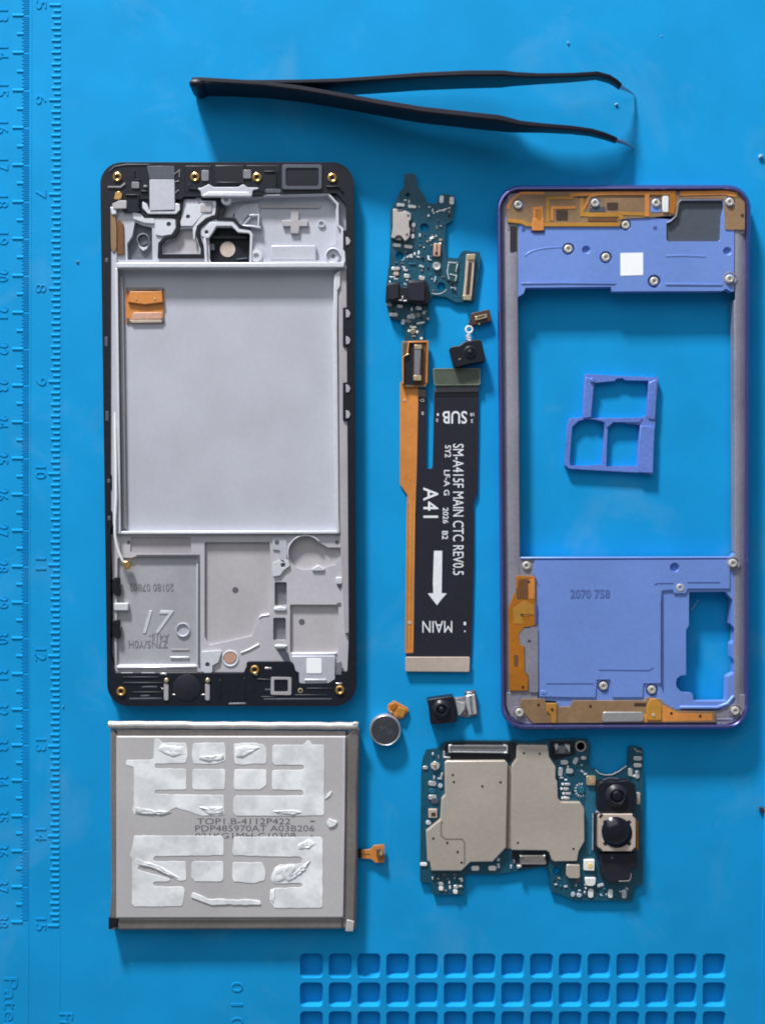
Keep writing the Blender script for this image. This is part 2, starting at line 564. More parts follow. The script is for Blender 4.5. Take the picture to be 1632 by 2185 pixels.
# pocket (one mesh, copies)
def pocket_mesh():
    vs, fs = [], []
    loops = []
    top = fillet(rect(0, 0, PW, PH), 9, 3)
    n = len(top)
    c = (PW / 2, PH / 2)
    for (k, z) in ((1.0, 0.02), (0.955, -0.35), (0.88, -2.2), (0.80, -2.6)):
        ids = []
        for (u, v) in top:
            ids.append(len(vs))
            vs.append(Vector((W((u - c[0]) * k), -W((v - c[1]) * k), z * MM)))
        loops.append(ids)
    for A, B in zip(loops, loops[1:]):
        for i in range(n):
            j = (i + 1) % n
            fs.append((A[i], B[i], B[j], A[j]))
    fs.append(tuple(loops[-1])[::-1])
    me = mk(vs, fs, 'pocket')
    bm = bmesh.new(); bm.from_mesh(me)
    for f in bm.faces: pass
    bmesh.ops.recalc_face_normals(bm, faces=bm.faces)
    # open shell: make the floor face up
    fl = min(bm.faces, key=lambda f: f.calc_center_median().z)
    if fl.normal.z < 0: bmesh.ops.reverse_faces(bm, faces=bm.faces)
    bm.to_mesh(me); bm.free()
    me.materials.append(MATS['silicone'])
    me.shade_smooth(); me.set_sharp_from_angle(angle=math.radians(50))
    return me
pm = pocket_mesh()
for x, y in pk:
    o = bpy.data.objects.new('pocket', pm)
    COL.objects.link(o)
    o.location = P(x + PW/2, y + PH/2, 0) - origin(mat_root)
    o.parent = mat_root

# raised bands carrying the two rulers
plate('inch_ruler_band', mat_root, 'silicone', [(-400, -400), (137, -400), (135, 500), (128, 2700), (-400, 2700)], -0.2, 0.04, bevel=0.05)
plate('centimetre_ruler_band', mat_root, 'silicone', [(-400, -400), (71, -400), (69.5, 500), (66, 1990), (60, 2700), (-400, 2700)], -0.2, 0.11, bevel=0.05)
plate('edge_ridge', mat_root, 'silicone', [(1640, 1200), (1990, 1200), (1990, 2600), (1613, 2600)], -0.2, 0.7, bevel=0.3)

# ticks: small raised bars, sharing three meshes
def tick_src(length, w, h):
    vs = []; L = W(length) / 2; a = W(w) / 2
    hh = h * MM
    for x in (-L, L):
        e = 1.2 * a if x > 0 else -1.2 * a
        vs += [Vector((x, a, 0)), Vector((x - e*.5, -a * .30, hh)), Vector((x - e*.5, -a * .62, hh)), Vector((x, -a, 0))]
    fs = [(0, 1, 5, 4), (1, 2, 6, 5), (2, 3, 7, 6), (0, 3, 2, 1), (4, 5, 6, 7)]
    me = mk(vs, fs, 'tick')
    bm = bmesh.new(); bm.from_mesh(me)
    bmesh.ops.recalc_face_normals(bm, faces=bm.faces)
    f = max(bm.faces, key=lambda f: abs(f.normal.z))
    bm.to_mesh(me); bm.free()
    me.materials.append(MATS['silicone'])
    return me
t_long, t_mid, t_short, t_half = tick_src(26, 6.5, .24), tick_src(21, 6.2, .24), tick_src(16, 5.8, .22), tick_src(16, 6.5, .22)
inch_y = [10, 212.7, 414, 615, 813.4, 1010, 1204.6, 1398.5, 1591, 1782.8, 1974]
cm_y = [32, 111.5, 192, 271.6, 351, 429.7, 508.3, 587.3, 666, 744, 821.4, 899.4, 977, 1054, 1131, 1207.6, 1284.4, 1360.7, 1436.7, 1512.7, 1588.7, 1664, 1739.8, 1814.7, 1891, 1966]
def put(me, name, u, v, z):
    o = bpy.data.objects.new(name, me); COL.objects.link(o)
    o.location = P(u, v, z) - origin(mat_root); o.parent = mat_root
for i in range(10):
    for k in range(16):
        if i == 9 and k > 15: break
        y = inch_y[i] + (inch_y[i+1] - inch_y[i]) * k / 16
        me = t_long if k == 0 else (t_mid if k % 2 == 0 else t_short)
        ln = 26 if k == 0 else (21 if k % 2 == 0 else 16)
        put(me, 'ruler_tick', 131.5 - 3.8 * y / 1974 - ln / 2, y, 0.05)
put(t_long, 'ruler_tick', 127.7 - 13, 1974, 0.05)
for i, y in enumerate(cm_y):
    sx = 2.6 * y / 1966
    put(t_long, 'ruler_tick', 40 - sx, y, 0.12)
    if i < len(cm_y) - 1:
        put(t_half, 'ruler_tick', 44.5 - sx, (y + cm_y[i+1]) / 2, 0.12)
fine = []
for i in range(-1, len(cm_y) - 1):
    ya = cm_y[i] if i >= 0 else cm_y[0] - 79.5
    yb = cm_y[i+1]
    for k in range(1 if i >= 0 else 1, 20):
        y = ya + (yb - ya) * k / 20
        if k == 10: x0 = 52
        else: x0 = 47.5 if k % 2 == 0 else 51
        sx = 2.6 * y / 1966
        fine.append(strip_poly([(x0 - sx, y), (62.5 - sx, y)], 1.7))
multi('fine_ruler_ticks', mat_root, 'silicone', fine, 0.05, 0.24)

for k, y in enumerate(inch_y):
    s = str(5 + k)
    yy = y - 0.5 if len(s) == 1 else y - 2
    L = 19 if len(s) == 1 else 26
    text('ruler_number', mat_root, 'silicone', s, 76, yy - L/2, 99, yy + L/2, 0.07, 90, h=0.15, bevel=0.08, z0=0.0)
for k, y in enumerate(cm_y):
    text('ruler_number', mat_root, 'silicone', str(13 + k), -8, y - 13, 18, y + 13, 0.13, 90, h=0.15, bevel=0.08, z0=0.1)
text('raised_lettering', mat_root, 'silicone', 'Paten', 8, 2086, 38, 2205, 0.12, 90, h=0.15, bevel=0.07, z0=-0.1)
text('raised_lettering', mat_root, 'silicone', 'Fr', 127, 2162, 156, 2192, 0, 90, h=0.18, bevel=0.07, z0=-0.1)
text('raised_lettering', mat_root, 'silicone', '0 1 0', 493, 2096, 519, 2192, 0, 90, h=0.18, bevel=0.07, z0=-0.1)

# ================================================================== TWEEZERS
tw = thing('tweezers', 'black curved-tip tweezers with bare steel points lying open on their edge', 'tweezers', 410, 185)
def blade(name, path, m, prnt):
    """path: (u, v, top z, bottom z, thickness px): centreline seen at the top edge"""
    vs, fs = [], []
    N = len(path)
    base = [P(p[0], p[1], p[2]) for p in path]
    for i, (u, v, zt, zb, th) in enumerate(path):
        d = base[min(i+1, N-1)] - base[max(i-1, 0)]; d.z = 0; d.normalize()
        nn = Vector((-d.y, d.x, 0)) * W(th) / 2
        c = base[i]
        ch = min(0.35, (zt - zb) * .25)
        for (sgn, z, k) in ((1, zb, .7), (1, zb + ch, 1), (1, zt - ch, 1), (1, zt, .55), (-1, zt, .55), (-1, zt - ch, 1), (-1, zb + ch, 1), (-1, zb, .7)):
            q = c + nn * sgn * k
            vs.append(Vector((q.x, q.y, z * MM)))
    n = 8
    for i in range(N - 1):
        for k in range(n):
            fs.append((i*n+k, i*n+(k+1) % n, (i+1)*n+(k+1) % n, (i+1)*n+k))
    fs.append(tuple(range(n))); fs.append(tuple(range((N-1)*n, N*n))[::-1])
    me = mk(vs, fs, name)
    bm = bmesh.new(); bm.from_mesh(me); bmesh.ops.recalc_face_normals(bm, faces=bm.faces); bm.to_mesh(me); bm.free()
    return link(name, me, prnt, m)
lower = [(409, 170, 8.2, .3, 12), (430, 169, 9.2, .1, 11), (480, 172, 9.6, .1, 11), (560, 177, 9.8, .7, 11), (640, 187, 10.2, 1.6, 11), (720, 201, 10.8, 2.5, 11), (800, 216, 11.4, 3.2, 12),
         (900, 233, 12.2, 4.0, 13), (1000, 244, 13, 4.7, 13), (1065, 251, 13.4, 5.2, 13), (1090, 257, 13.2, 6.0, 12), (1110, 262, 13.0, 7.2, 11),
         (1160, 267, 12.6, 8.2, 10), (1220, 272, 11.6, 8.0, 10), (1262, 278, 10.2, 7.0, 10), (1290, 286, 8.4, 5.5, 9.5), (1308, 293, 7.0, 4.4, 9), (1316, 297, 6.4, 4.0, 8.5)]
upper = [(411, 172, 8.2, .3, 12), (440, 173, 9.2, .1, 10), (560, 174, 9.7, .3, 9), (640, 173, 10, .7, 9), (720, 171, 10.6, 1.0, 10), (800, 166, 11.2, 1.6, 10), (900, 159, 12.0, 2.6, 11),
         (1000, 155, 12.8, 3.6, 12), (1075, 155, 13.2, 4.6, 12), (1100, 158, 13.0, 6.2, 11), (1150, 160, 12.6, 7.4, 10), (1220, 159, 12.0, 7.8, 9.5),
         (1275, 156, 10.8, 7.4, 10), (1300, 163, 9.2, 6.0, 10), (1316, 173, 7.6, 4.8, 9.5), (1325, 182, 6.6, 4.2, 9)]
blade('arm', lower, 'tweezer_black', tw)
blade('arm', upper, 'tweezer_black', tw)
rev('hinge_end', tw, 'tweezer_black', 418, 175, 0.1, [(9, 0), (11, .5), (12, 1.6), (12, 7.4), (11, 8.8), (6, 9.2), (0.01, 9.3)], 20, scale_xy=(1.3, .72))
blade('steel_point', [(1314, 296, 6.2, 4.1, 6.5), (1330, 302, 4.4, 2.9, 4.5), (1342, 308, 2.6, 1.6, 3), (1352, 316, 0.5, .0, 1.6)], 'tweezer_steel', tw)
blade('steel_point', [(1323, 181, 6.4, 4.3, 6.5), (1334, 188, 4.4, 3.0, 4.5), (1345, 195, 2.6, 1.6, 3), (1354, 203, 0.5, .0, 1.6)], 'tweezer_steel', tw)

# ================================================================== DISPLAY CHASSIS
ch = thing('phone_chassis', 'black and silver phone chassis with empty battery bay and white antenna cable', 'phone chassis', 487, 925)
CHQ = [(214, 346), (754.5, 346), (760.5, 1507), (230, 1507)]
out = fillet(CHQ, 46, 8)
def inset(q, dx, dy): return [(q[0][0]+dx, q[0][1]+dy), (q[1][0]-dx, q[1][1]+dy), (q[2][0]-dx, q[2][1]-dy), (q[3][0]+dx, q[3][1]-dy)]
plate('display_glass', ch, 'glass_black', fillet(inset(CHQ, 1, 1), 45, 8), 0.0, 1.0, bevel=0.2)
RIM = [(236, 436), (262, 436), (262, 452), (300, 452), (300, 425), (390, 425), (390, 420), (718, 412), (738, 436), (741, 900), (744, 1360),
       (741, 1432), (700, 1458), (640, 1458), (620, 1412), (530, 1412), (520, 1436), (246, 1436), (236, 1400)]
plate('rim', ch, 'black_plastic', out, 0.9, 3.9, holes=[fillet(RIM, 3, 3)], bevel=0.55)
plate('bay_floor', ch, 'cast_floor', [(232, 425), (745, 405), (748, 1465), (238, 1440)], 0.95, 1.35, bevel=0)

# side rails
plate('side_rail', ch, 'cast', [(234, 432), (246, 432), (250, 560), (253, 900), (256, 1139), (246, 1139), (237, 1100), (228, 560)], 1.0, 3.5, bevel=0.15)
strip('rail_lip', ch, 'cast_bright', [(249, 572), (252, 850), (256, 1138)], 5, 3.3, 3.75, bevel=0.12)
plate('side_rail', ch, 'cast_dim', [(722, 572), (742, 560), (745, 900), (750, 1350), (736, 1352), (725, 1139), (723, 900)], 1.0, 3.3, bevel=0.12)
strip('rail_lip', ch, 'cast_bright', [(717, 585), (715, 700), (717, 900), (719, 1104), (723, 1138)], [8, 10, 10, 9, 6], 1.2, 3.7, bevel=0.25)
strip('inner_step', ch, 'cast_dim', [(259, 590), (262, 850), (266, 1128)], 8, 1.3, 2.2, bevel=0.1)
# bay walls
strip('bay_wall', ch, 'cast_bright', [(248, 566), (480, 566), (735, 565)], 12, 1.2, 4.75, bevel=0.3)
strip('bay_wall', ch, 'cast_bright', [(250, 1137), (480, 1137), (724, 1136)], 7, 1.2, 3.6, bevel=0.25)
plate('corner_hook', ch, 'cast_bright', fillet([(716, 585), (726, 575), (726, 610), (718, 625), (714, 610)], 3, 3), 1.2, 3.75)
# notches of black at the left rim and right rim
for (x, ya, yb) in ((222.5, 540, 576), (221.5, 693, 777), (223.5, 852, 936), (227, 1012, 1046), (228, 1090, 1128)):
    plate('rim_notch', ch, 'black_matte', fillet(rect(x, ya, x + 12, yb), 3, 2), 1.5, 3.8, bevel=0.15)
    plate('rim_clip', ch, 'dark_grey', fillet(rect(x + 2, ya + (yb-ya)*.3, x + 9, ya + (yb-ya)*.55), 2, 2), 1.5, 3.95, bevel=0.1)
for (ya, yb) in ((490, 535), (655, 740), (815, 898)):
    plate('rim_tab', ch, 'black_plastic', fillet(rect(731.5, ya, 752, yb), 3, 2), 1.5, 3.8, bevel=0.2)
    for yy in ((ya + 14), (yb - 14)) if yb - ya > 50 else (ya + 24,):
        plate('rim_stud', ch, 'cast_dim', [(738, yy - 9), (744, yy - 7), (748, yy), (745, yy + 8), (738, yy + 9)], 3.0, 4.15, bevel=0.12)
for yy in (770, 930):
    plate('rim_tab', ch, 'black_plastic', fillet(rect(741, yy - 18, 752, yy + 18), 4, 2), 1.5, 3.75, bevel=0.2)

# ---- upper block of the midplate
UB = [(236, 437), (262, 437), (268, 448), (284, 448), (300, 458), (386, 458), (388, 425), (418, 424), (430, 402), (553, 402), (562, 414), (600, 411), (700, 411),
      (723, 434), (723, 482), (736, 490), (741, 562), (741, 572), (245, 572), (236, 540)]
pocket_l = cr(200, 330, 5.44, [(480, 775), (560, 815), (640, 835), (680, 840), (685, 1220), (395, 1220), (390, 1030), (450, 940)])
pocket_c = [(348, 517), (370, 506), (386, 488), (412, 487), (417, 505), (424, 522), (426, 541), (348, 541)]
pocket_cam = cr(360, 340, 6.277, [(540, 1060), (625, 930), (640, 905), (845, 905), (935, 970), (1090, 975), (1105, 1010), (1105, 1380), (570, 1385), (550, 1330), (550, 1230), (545, 1110)])
pocket_spk = [(470, 441), (505, 428), (545, 424), (562, 420), (602, 417), (697, 417), (716, 437), (717, 520), (696, 528), (694, 548), (678, 556), (576, 556), (566, 552), (560, 530), (545, 524),
              (540, 500), (534, 490), (512, 488), (500, 470), (474, 468)]
plate('midplate_top', ch, 'cast', UB, 1.3, 2.9, holes=[fillet(pocket_l, 2, 2), fillet(pocket_c, 2, 2), fillet(pocket_cam, 2, 2), fillet(pocket_spk, 3, 2)], bevel=0.15)
plate('pocket_floor', ch, 'pocket_grey', pocket_l, 1.3, 1.5, bevel=0)
plate('pocket_floor', ch, 'cast_dim', pocket_c, 1.3, 2.0, bevel=0)
plate('camera_recess', ch, 'black_matte', pocket_cam, 1.3, 1.6, bevel=0)
plate('camera_window', ch, 'beige', circ(486, 532, 16.5, 28), 1.6, 1.8, bevel=0.05)
plate('recess_step', ch, 'chip_dark', rect(447, 503, 527, 509), 1.6, 2.3, bevel=0.1)
plate('recess_step', ch, 'pocket_grey', fillet(cr(360, 340, 6.277, [(540, 1130), (610, 1130), (615, 1210), (530, 1210)]), 1, 2), 1.6, 2.5, bevel=0.1)
plate('recess_step', ch, 'dark_grey', [(505, 552), (528, 549), (528, 551.5), (505, 554)], 1.6, 2.1, bevel=0.05)
rev('round_boss', ch, 'pocket_grey', 307, 512, 1.5, [(14, 0), (14, .8), (11, .9), (10.5, .2), (0.01, .2)], 24)
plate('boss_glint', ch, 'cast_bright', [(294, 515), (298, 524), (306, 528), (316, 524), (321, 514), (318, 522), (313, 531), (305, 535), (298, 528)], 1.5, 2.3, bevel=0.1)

# raised pads of the upper block
padB = cr(360, 340, 6.277, [(235, 610), (420, 600), (430, 590), (585, 590), (590, 700), (450, 740), (320, 890), (165, 890), (160, 830), (215, 720)])
plate('raised_pad', ch, 'cast_bright', fillet(padB, 2, 2), 2.8, 3.4, holes=[circ(401.5, 462, 4.5, 12)], bevel=0.15)
plate('raised_edge', ch, 'cast_bright', cr(360, 340, 6.277, [(405, 555), (635, 555), (635, 745), (570, 760), (400, 890), (365, 960), (355, 1075), (330, 1075), (325, 920), (350, 880), (450, 745), (592, 705), (590, 575), (405, 572)]), 2.8, 3.35, bevel=0.12)
plate('rubber_pad', ch, 'cast_dim', fillet(rect(428, 435, 452, 453), 2, 2), 3.3, 3.6, bevel=0.1)
plate('raised_pad', ch, 'cast', fillet([(396, 427), (424, 427), (424, 436), (396, 438)], 2, 2), 2.8, 3.3, bevel=0.12)
camw = cr(360, 340, 6.277, [(440, 960), (560, 840), (860, 840), (935, 935), (1090, 955), (1125, 1010), (1110, 1385), (1080, 1385), (1090, 1010), (1070, 985), (925, 975), (845, 890), (640, 890), (600, 960), (540, 1050), (490, 1055), (440, 1020)])
plate('camera_wall', ch, 'cast_bright', camw, 2.8, 3.7, holes=[circ(441, 495, 4.3, 12)], bevel=0.15)
strip('camera_wall', ch, 'cast_bright', [(437, 508), (439, 535), (440, 558)], 6, 2.8, 3.6, bevel=0.15)
plate('raised_pad', ch, 'cast_bright', fillet([(330, 463), (374, 467), (375, 486), (366, 500), (345, 503), (332, 500)], 3, 3), 2.8, 3.3, holes=[circ(360.5, 478, 5, 14)], bevel=0.15)
plate('raised_pad', ch, 'cast_bright', fillet([(281, 450), (300, 455), (330, 463), (331, 478), (308, 476), (285, 468)], 3, 3), 2.8, 3.4, bevel=0.2)
uframe = cr(200, 330, 5.44, [(565, 540), (620, 570), (650, 650), (930, 650), (945, 560), (1000, 570), (1005, 640), (960, 690), (630, 690), (565, 620)])
plate('usb_cradle', ch, 'cast_bright', fillet(uframe, 2, 2), 2.0, 3.8, bevel=0.2)
plate('usb_cradle_floor', ch, 'cast', fillet(cr(200, 330, 5.44, [(650, 285), (940, 285), (945, 640), (650, 650)]), 2, 2), 1.3, 4.0, bevel=0.12)
plate('usb_slot', ch, 'dark_grey', cr(200, 330, 5.44, [(620, 130), (940, 130), (940, 285), (650, 285)]), 3.5, 4.05, bevel=0.1)
# loose speaker bay details
plate('locating_cross', ch, 'cast_dim', [(621, 451), (637, 451), (637, 470), (657, 470), (657, 482), (638, 482), (638, 498), (620, 498), (620, 482), (603, 482), (603, 470), (621, 470)], 1.3, 2.1, bevel=0.12)
rev('small_boss', ch, 'cast', 686, 478, 1.3, [(8, 0), (8, .5), (5, .5), (5, .1), (0.01, .1)], 16)
plate('pad_strip', ch, 'cast_dim', fillet(rect(556, 436, 684, 444), 2, 2), 1.3, 1.75, bevel=0.08)
plate('speaker_shelf', ch, 'cast', fillet(rect(578, 523, 675, 556), 3, 2), 1.3, 2.7, bevel=0.3)
plate('strut', ch, 'cast_bright', strip_poly([(505, 482), (535, 482), (556, 485)], 4), 1.3, 3.0, bevel=0.1)
plate('strut', ch, 'cast_bright', strip_poly([(532, 459), (552, 458), (551, 486)], 3.5), 1.3, 3.0, bevel=0.1)
plate('strut', ch, 'cast', strip_poly([(520, 480), (536, 461)], 3), 1.3, 2.7, bevel=0.1)
plate('low_ledge', ch, 'cast', [(501, 455), (520, 436), (552, 433), (554, 455), (530, 458), (512, 480), (503, 470)], 1.3, 1.9, bevel=0.1)
plate('low_ledge', ch, 'cast_dim', [(470, 455), (500, 453), (494, 469), (471, 468)], 1.3, 2.1, bevel=0.1)
rev('screw_boss', ch, 'cast_bright', 711, 547, 2.0, [(16, 0), (16, 1.5), (14, 1.7), (13.5, .9), (5, .9), (4.5, .2), (0.01, .2)], 24)
rev('screw_boss', ch, 'cast_bright', 547.5, 547, 2.0, [(13, 0), (13, 1.4), (6, 1.45), (4.5, .6), (0.01, .6)], 22)
for (u_, v_, z_) in ((711, 547, 2.95), (547.5, 547, 2.7), (484, 428, 2.8)):
    plate('screw_hole', ch, 'hole_grey', circ(u_, v_, 4.5, 12), z_ - .4, z_, bevel=0)
rev('screw_boss', ch, 'cast_bright', 484, 428, 1.5, [(11, 0), (11, 2.0), (5, 2.05), (4, 1.2), (0.01, 1.2)], 20)
for u, v in ((401.5, 462), (441, 495), (360.5, 478)):
    plate('screw_hole', ch, 'hole_grey', circ(u, v, 5, 12), 2.5, 2.95, bevel=0)
# top centre tray
tray = cr(360, 340, 6.277, [(370, 385), (440, 380), (540, 330), (605, 370), (930, 370), (1000, 330), (1060, 375), (1190, 375), (1215, 395), (1130, 415), (1115, 500), (440, 500), (430, 430)])
plate('front_camera_tray', ch, 'cast', fillet(tray, 2, 2), 1.5, 4.2, bevel=0.2)
plate('tray_slope', ch, 'cast_bright', cr(360, 340, 6.277, [(530, 430), (1060, 430), (1110, 490), (1090, 500), (470, 500), (440, 490)]), 3.2, 4.6, bevel=0.45)
# right speaker wall
strip('bay_wall', ch, 'cast_bright', [(562, 415), (600, 415), (700, 413), (720, 435), (721, 480), (730, 488), (733, 560)], [7, 4, 4, 4, 4, 6, 9], 1.3, 3.7, bevel=0.12)
# gasket track
gk = [(388, 352), (388, 410), (386, 440), (381, 468), (380, 490), (372, 502), (352, 509), (342, 520), (341, 546), (432, 546), (433, 530), (427, 515), (422, 497), (424, 484), (442, 468), (462, 461), (466, 440), (468, 424)]
strip('rubber_gasket', ch, 'black_matte', fillet(gk, 0, 2), 8.5, 2.85, 3.45, bevel=0.12)
strip('rubber_gasket', ch, 'black_matte', [(302, 452), (310, 461), (384, 461)], 7.5, 2.85, 3.5, bevel=0.12)
strip('rubber_gasket', ch, 'black_matte', [(430, 423), (470, 426), (474, 446), (468, 466), (500, 468), (512, 482), (534, 488)], [6, 9, 14, 8, 7, 6, 6], 2.85, 3.3, bevel=0.12)
# black plastic top details
plate('top_moulding', ch, 'black_plastic', fillet([(262, 400), (300, 360), (320, 356), (320, 452), (300, 452), (262, 452)], 3, 2), 2.0, 3.6, bevel=0.2)
plate('top_moulding', ch, 'black_plastic', fillet([(372, 356), (392, 356), (394, 425), (372, 425)], 3, 2), 2.0, 3.75, bevel=0.2)
plate('top_moulding', ch, 'black_plastic', fillet([(394, 353), (452, 353), (456, 398), (430, 404), (394, 412)], 3, 2), 2.0, 4.0, bevel=0.2)
plate('top_moulding', ch, 'chip_dark', fillet([(458, 352), (522, 352), (522, 396), (458, 396)], 3, 2), 2.0, 4.1, bevel=0.2)
plate('top_moulding', ch, 'black_plastic', fillet([(524, 352), (598, 352), (598, 402), (562, 412), (540, 402)], 3, 2), 2.0, 4.0, bevel=0.2)
for (x0, y0, x1, y1, m_) in ((430, 363, 446, 386, 'mid_grey'), (519, 362, 536, 381, 'mid_grey'), (281, 388, 298, 402, 'mid_grey'), (306, 395, 315, 400, 'mid_grey')):
    plate('foam_pad', ch, m_, fillet(rect(x0, y0, x1, y1), 2, 2), 3.5, 4.25, bevel=0.1)
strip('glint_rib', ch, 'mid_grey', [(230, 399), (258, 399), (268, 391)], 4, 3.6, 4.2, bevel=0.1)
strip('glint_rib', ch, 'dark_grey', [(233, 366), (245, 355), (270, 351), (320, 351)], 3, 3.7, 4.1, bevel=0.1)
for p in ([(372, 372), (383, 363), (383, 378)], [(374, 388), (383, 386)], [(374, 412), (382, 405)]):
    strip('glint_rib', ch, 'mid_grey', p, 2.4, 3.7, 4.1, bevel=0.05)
plate('grey_gasket', ch, 'dark_grey', fillet(rect(602, 351, 687, 404), 5, 3), 3.8, 4.25, holes=[fillet(rect(610, 358, 680, 397), 5, 3)], bevel=0.1)
plate('gasket_inside', ch, 'chip_dark', fillet(rect(609, 357, 681, 398), 5, 3), 3.8, 4.0, bevel=0)
plate('foam_pad', ch, 'dark_grey', fillet(rect(566, 403, 600, 412), 3, 3), 3.5, 4.0, bevel=0.1)
plate('foam_pad', ch, 'cast', fillet([(562, 413), (599, 410), (600, 418), (568, 418)], 2, 2), 3.0, 3.85, bevel=0.15)

# brass inserts
ins = rev('brass_insert', ch, 'brass', 252, 379, 3.5, [(9.5, 0), (9.5, .8), (7, .95), (4.5, .75), (4, .1), (0.01, .1)], 18)
recenter(ins, P(252, 379, 3.5))
plug = None
for (u, v) in ((417, 379), (549, 380), (709, 381), (260, 1474), (725, 1471), (544, 1428)):
    copy_at(ins, 'brass_insert', ch, u, v, 3.5)
for (u, v) in ((252, 379), (417, 379), (549, 380), (709, 381), (260, 1474), (725, 1471), (544, 1428)):
    plate('insert_hole', ch, 'hole_dark', circ(u, v, 3.3, 10), 3.6, 4.0, bevel=0)

# left antenna flex: brown strip with gold contact
plate('antenna_flex', ch, 'kapton_brown', fillet(cr(200, 330, 5.44, [(185, 660), (250, 680), (270, 850), (270, 1090), (230, 1145), (200, 1090)]), 2, 2), 2.8, 3.8, bevel=0.15)
plate('antenna_flex', ch, 'kapton_dark', fillet(cr(200, 330, 5.44, [(285, 740), (345, 800), (355, 1160), (275, 1160), (275, 860)]), 2, 2), 2.8, 3.5, bevel=0.1)
plate('contact_block', ch, 'cast_dim', fillet(cr(200, 330, 5.44, [(215, 570), (300, 530), (385, 530), (385, 625), (230, 630)]), 2, 2), 3.3, 4.3, bevel=0.15)
plate('contact_block', ch, 'cast_bright', fillet(cr(200, 330, 5.44, [(190, 600), (260, 620), (270, 690), (210, 700)]), 2, 2), 3.3, 4.1, bevel=0.2)
plate('gold_contact', ch, 'brass', fillet(cr(200, 330, 5.44, [(250, 440), (290, 420), (335, 450), (330, 500), (300, 525), (230, 520)]), 2, 2), 3.5, 4.4, bevel=0.2)

# orange flex window in the bay
fw = plate('display_connector', ch, 'kapton', fillet(rect(269, 613, 350, 689), 3, 2), 1.3, 1.75, bevel=0.08)
plate('folded_flex', fw, 'pouch_edge', fillet([(271, 613), (349, 613), (347, 622), (330, 619), (290, 619), (272, 624)], 1, 2), 1.7, 2.2, bevel=0.1)
plate('folded_flex', fw, 'kapton', fillet([(277, 621), (346, 621), (349, 645), (310, 650), (272, 645)], 2, 2), 1.7, 2.5, bevel=0.25)
plate('folded_flex', fw, 'copper', fillet([(284, 667), (346, 666), (347, 680), (281, 682)], 2, 2), 1.7, 1.95, bevel=0.08)
plate('flex_edge', fw, 'beige', [(276, 683), (345, 682), (346, 688), (282, 689)], 1.7, 2.0, bevel=0.08)
for u, v in ((292, 638), (331, 638)):
    plate('solder_dot', fw, 'brass_pale', circ(u, v, 2.4, 8), 2.4, 2.6, bevel=0.05)
for u, v in ((274, 617), (346, 617), (274, 682), (347, 682)):
    plate('slot_corner', fw, 'hole_grey', circ(u, v, 4, 10), 1.7, 1.9, bevel=0)

# ---- lower block
LB = [(238, 1141), (738, 1141), (745, 1300), (742, 1432), (700, 1434), (640, 1434), (622, 1412), (530, 1412), (522, 1434), (246, 1434), (243, 1300)]
p1 = fillet([(251, 1190), (282, 1190), (290, 1187), (423, 1187), (423, 1418), (416, 1424), (249, 1424)], 3, 3)
p2 = fillet(cr(480, 1120, 5.44, [(-235, 200), (520, 200), (540, 600), (520, 1040), (400, 1060), (320, 1290), (-180, 1400), (-235, 1300)]), 3, 3)
p3 = circ(652, 1178, 37, 30)
p3 = [p for p in p3 if not (p[0] > 680 and -24 < p[1] - 1178 < 22)]
p3s = []
for k in range(31):
    a = math.radians(-40 - 280 * k / 30)
    p3s.append((652 + 36 * math.cos(a), 1180 + 36 * math.sin(a)))
p3s += [(690, 1212), (716, 1205), (722, 1190), (727, 1188), (727, 1168), (700, 1168)]
p4 = fillet(rect(619, 1290, 722, 1392), 3, 3)
p5 = fillet(rect(586, 1242, 612, 1292), 3, 3)
p6 = fillet(rect(583, 1318, 610, 1366), 3, 3)
p7 = fillet([(281, 1146), (407, 1146), (409, 1182), (284, 1182), (278, 1176)], 3, 2)
plate('midplate_bottom', ch, 'cast_warm', LB, 1.3, 2.6, holes=[p1, p2, p3s, p4, p5, p6, p7], bevel=0.15)
plate('pocket_floor', ch, 'plate_metal', p1, 1.3, 1.75, bevel=0)
strip('plate_gap', ch, 'hole_grey', [(292, 1185.5), (425, 1185), (425.5, 1300), (425.5, 1424)], 3.6, 2.4, 2.68, bevel=0)
strip('plate_edge', ch, 'cast_bright', [(421.5, 1204), (421.5, 1416)], 2.6, 1.7, 2.75, bevel=0.1)  # pale strip draws the thin highlight along the plate's side
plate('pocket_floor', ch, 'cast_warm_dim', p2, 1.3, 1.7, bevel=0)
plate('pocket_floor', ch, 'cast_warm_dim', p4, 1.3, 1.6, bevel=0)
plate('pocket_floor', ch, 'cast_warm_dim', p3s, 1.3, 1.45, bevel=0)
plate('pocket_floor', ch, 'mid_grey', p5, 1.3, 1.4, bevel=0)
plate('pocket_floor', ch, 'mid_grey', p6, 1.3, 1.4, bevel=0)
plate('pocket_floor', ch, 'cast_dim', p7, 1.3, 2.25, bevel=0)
strip('pocket_lip', ch, 'cast_bright', [(248, 1424), (421, 1423)], 10, 1.6, 3.1, bevel=0.7)
strip('motor_ring', ch, 'cast_bright', [(652 + 38 * math.cos(math.radians(a)), 1180 + 38 * math.sin(math.radians(a))) for a in range(-40, -200, -12)], 3, 2.5, 3.3, bevel=0.12)
plate('raised_pad', ch, 'cast_bright', fillet(cr(480, 1120, 5.44, [(555, 450), (640, 410), (720, 400), (760, 470), (680, 530), (640, 590), (555, 600)]), 3, 2), 2.5, 3.1, holes=[circ(604, 1206, 5, 12)], bevel=0.2)
plate('raised_pad', ch, 'cast', fillet(cr(480, 1120, 5.44, [(555, 140), (720, 140), (720, 400), (640, 400), (640, 300), (555, 290)]), 2, 2), 2.5, 2.9, bevel=0.15)
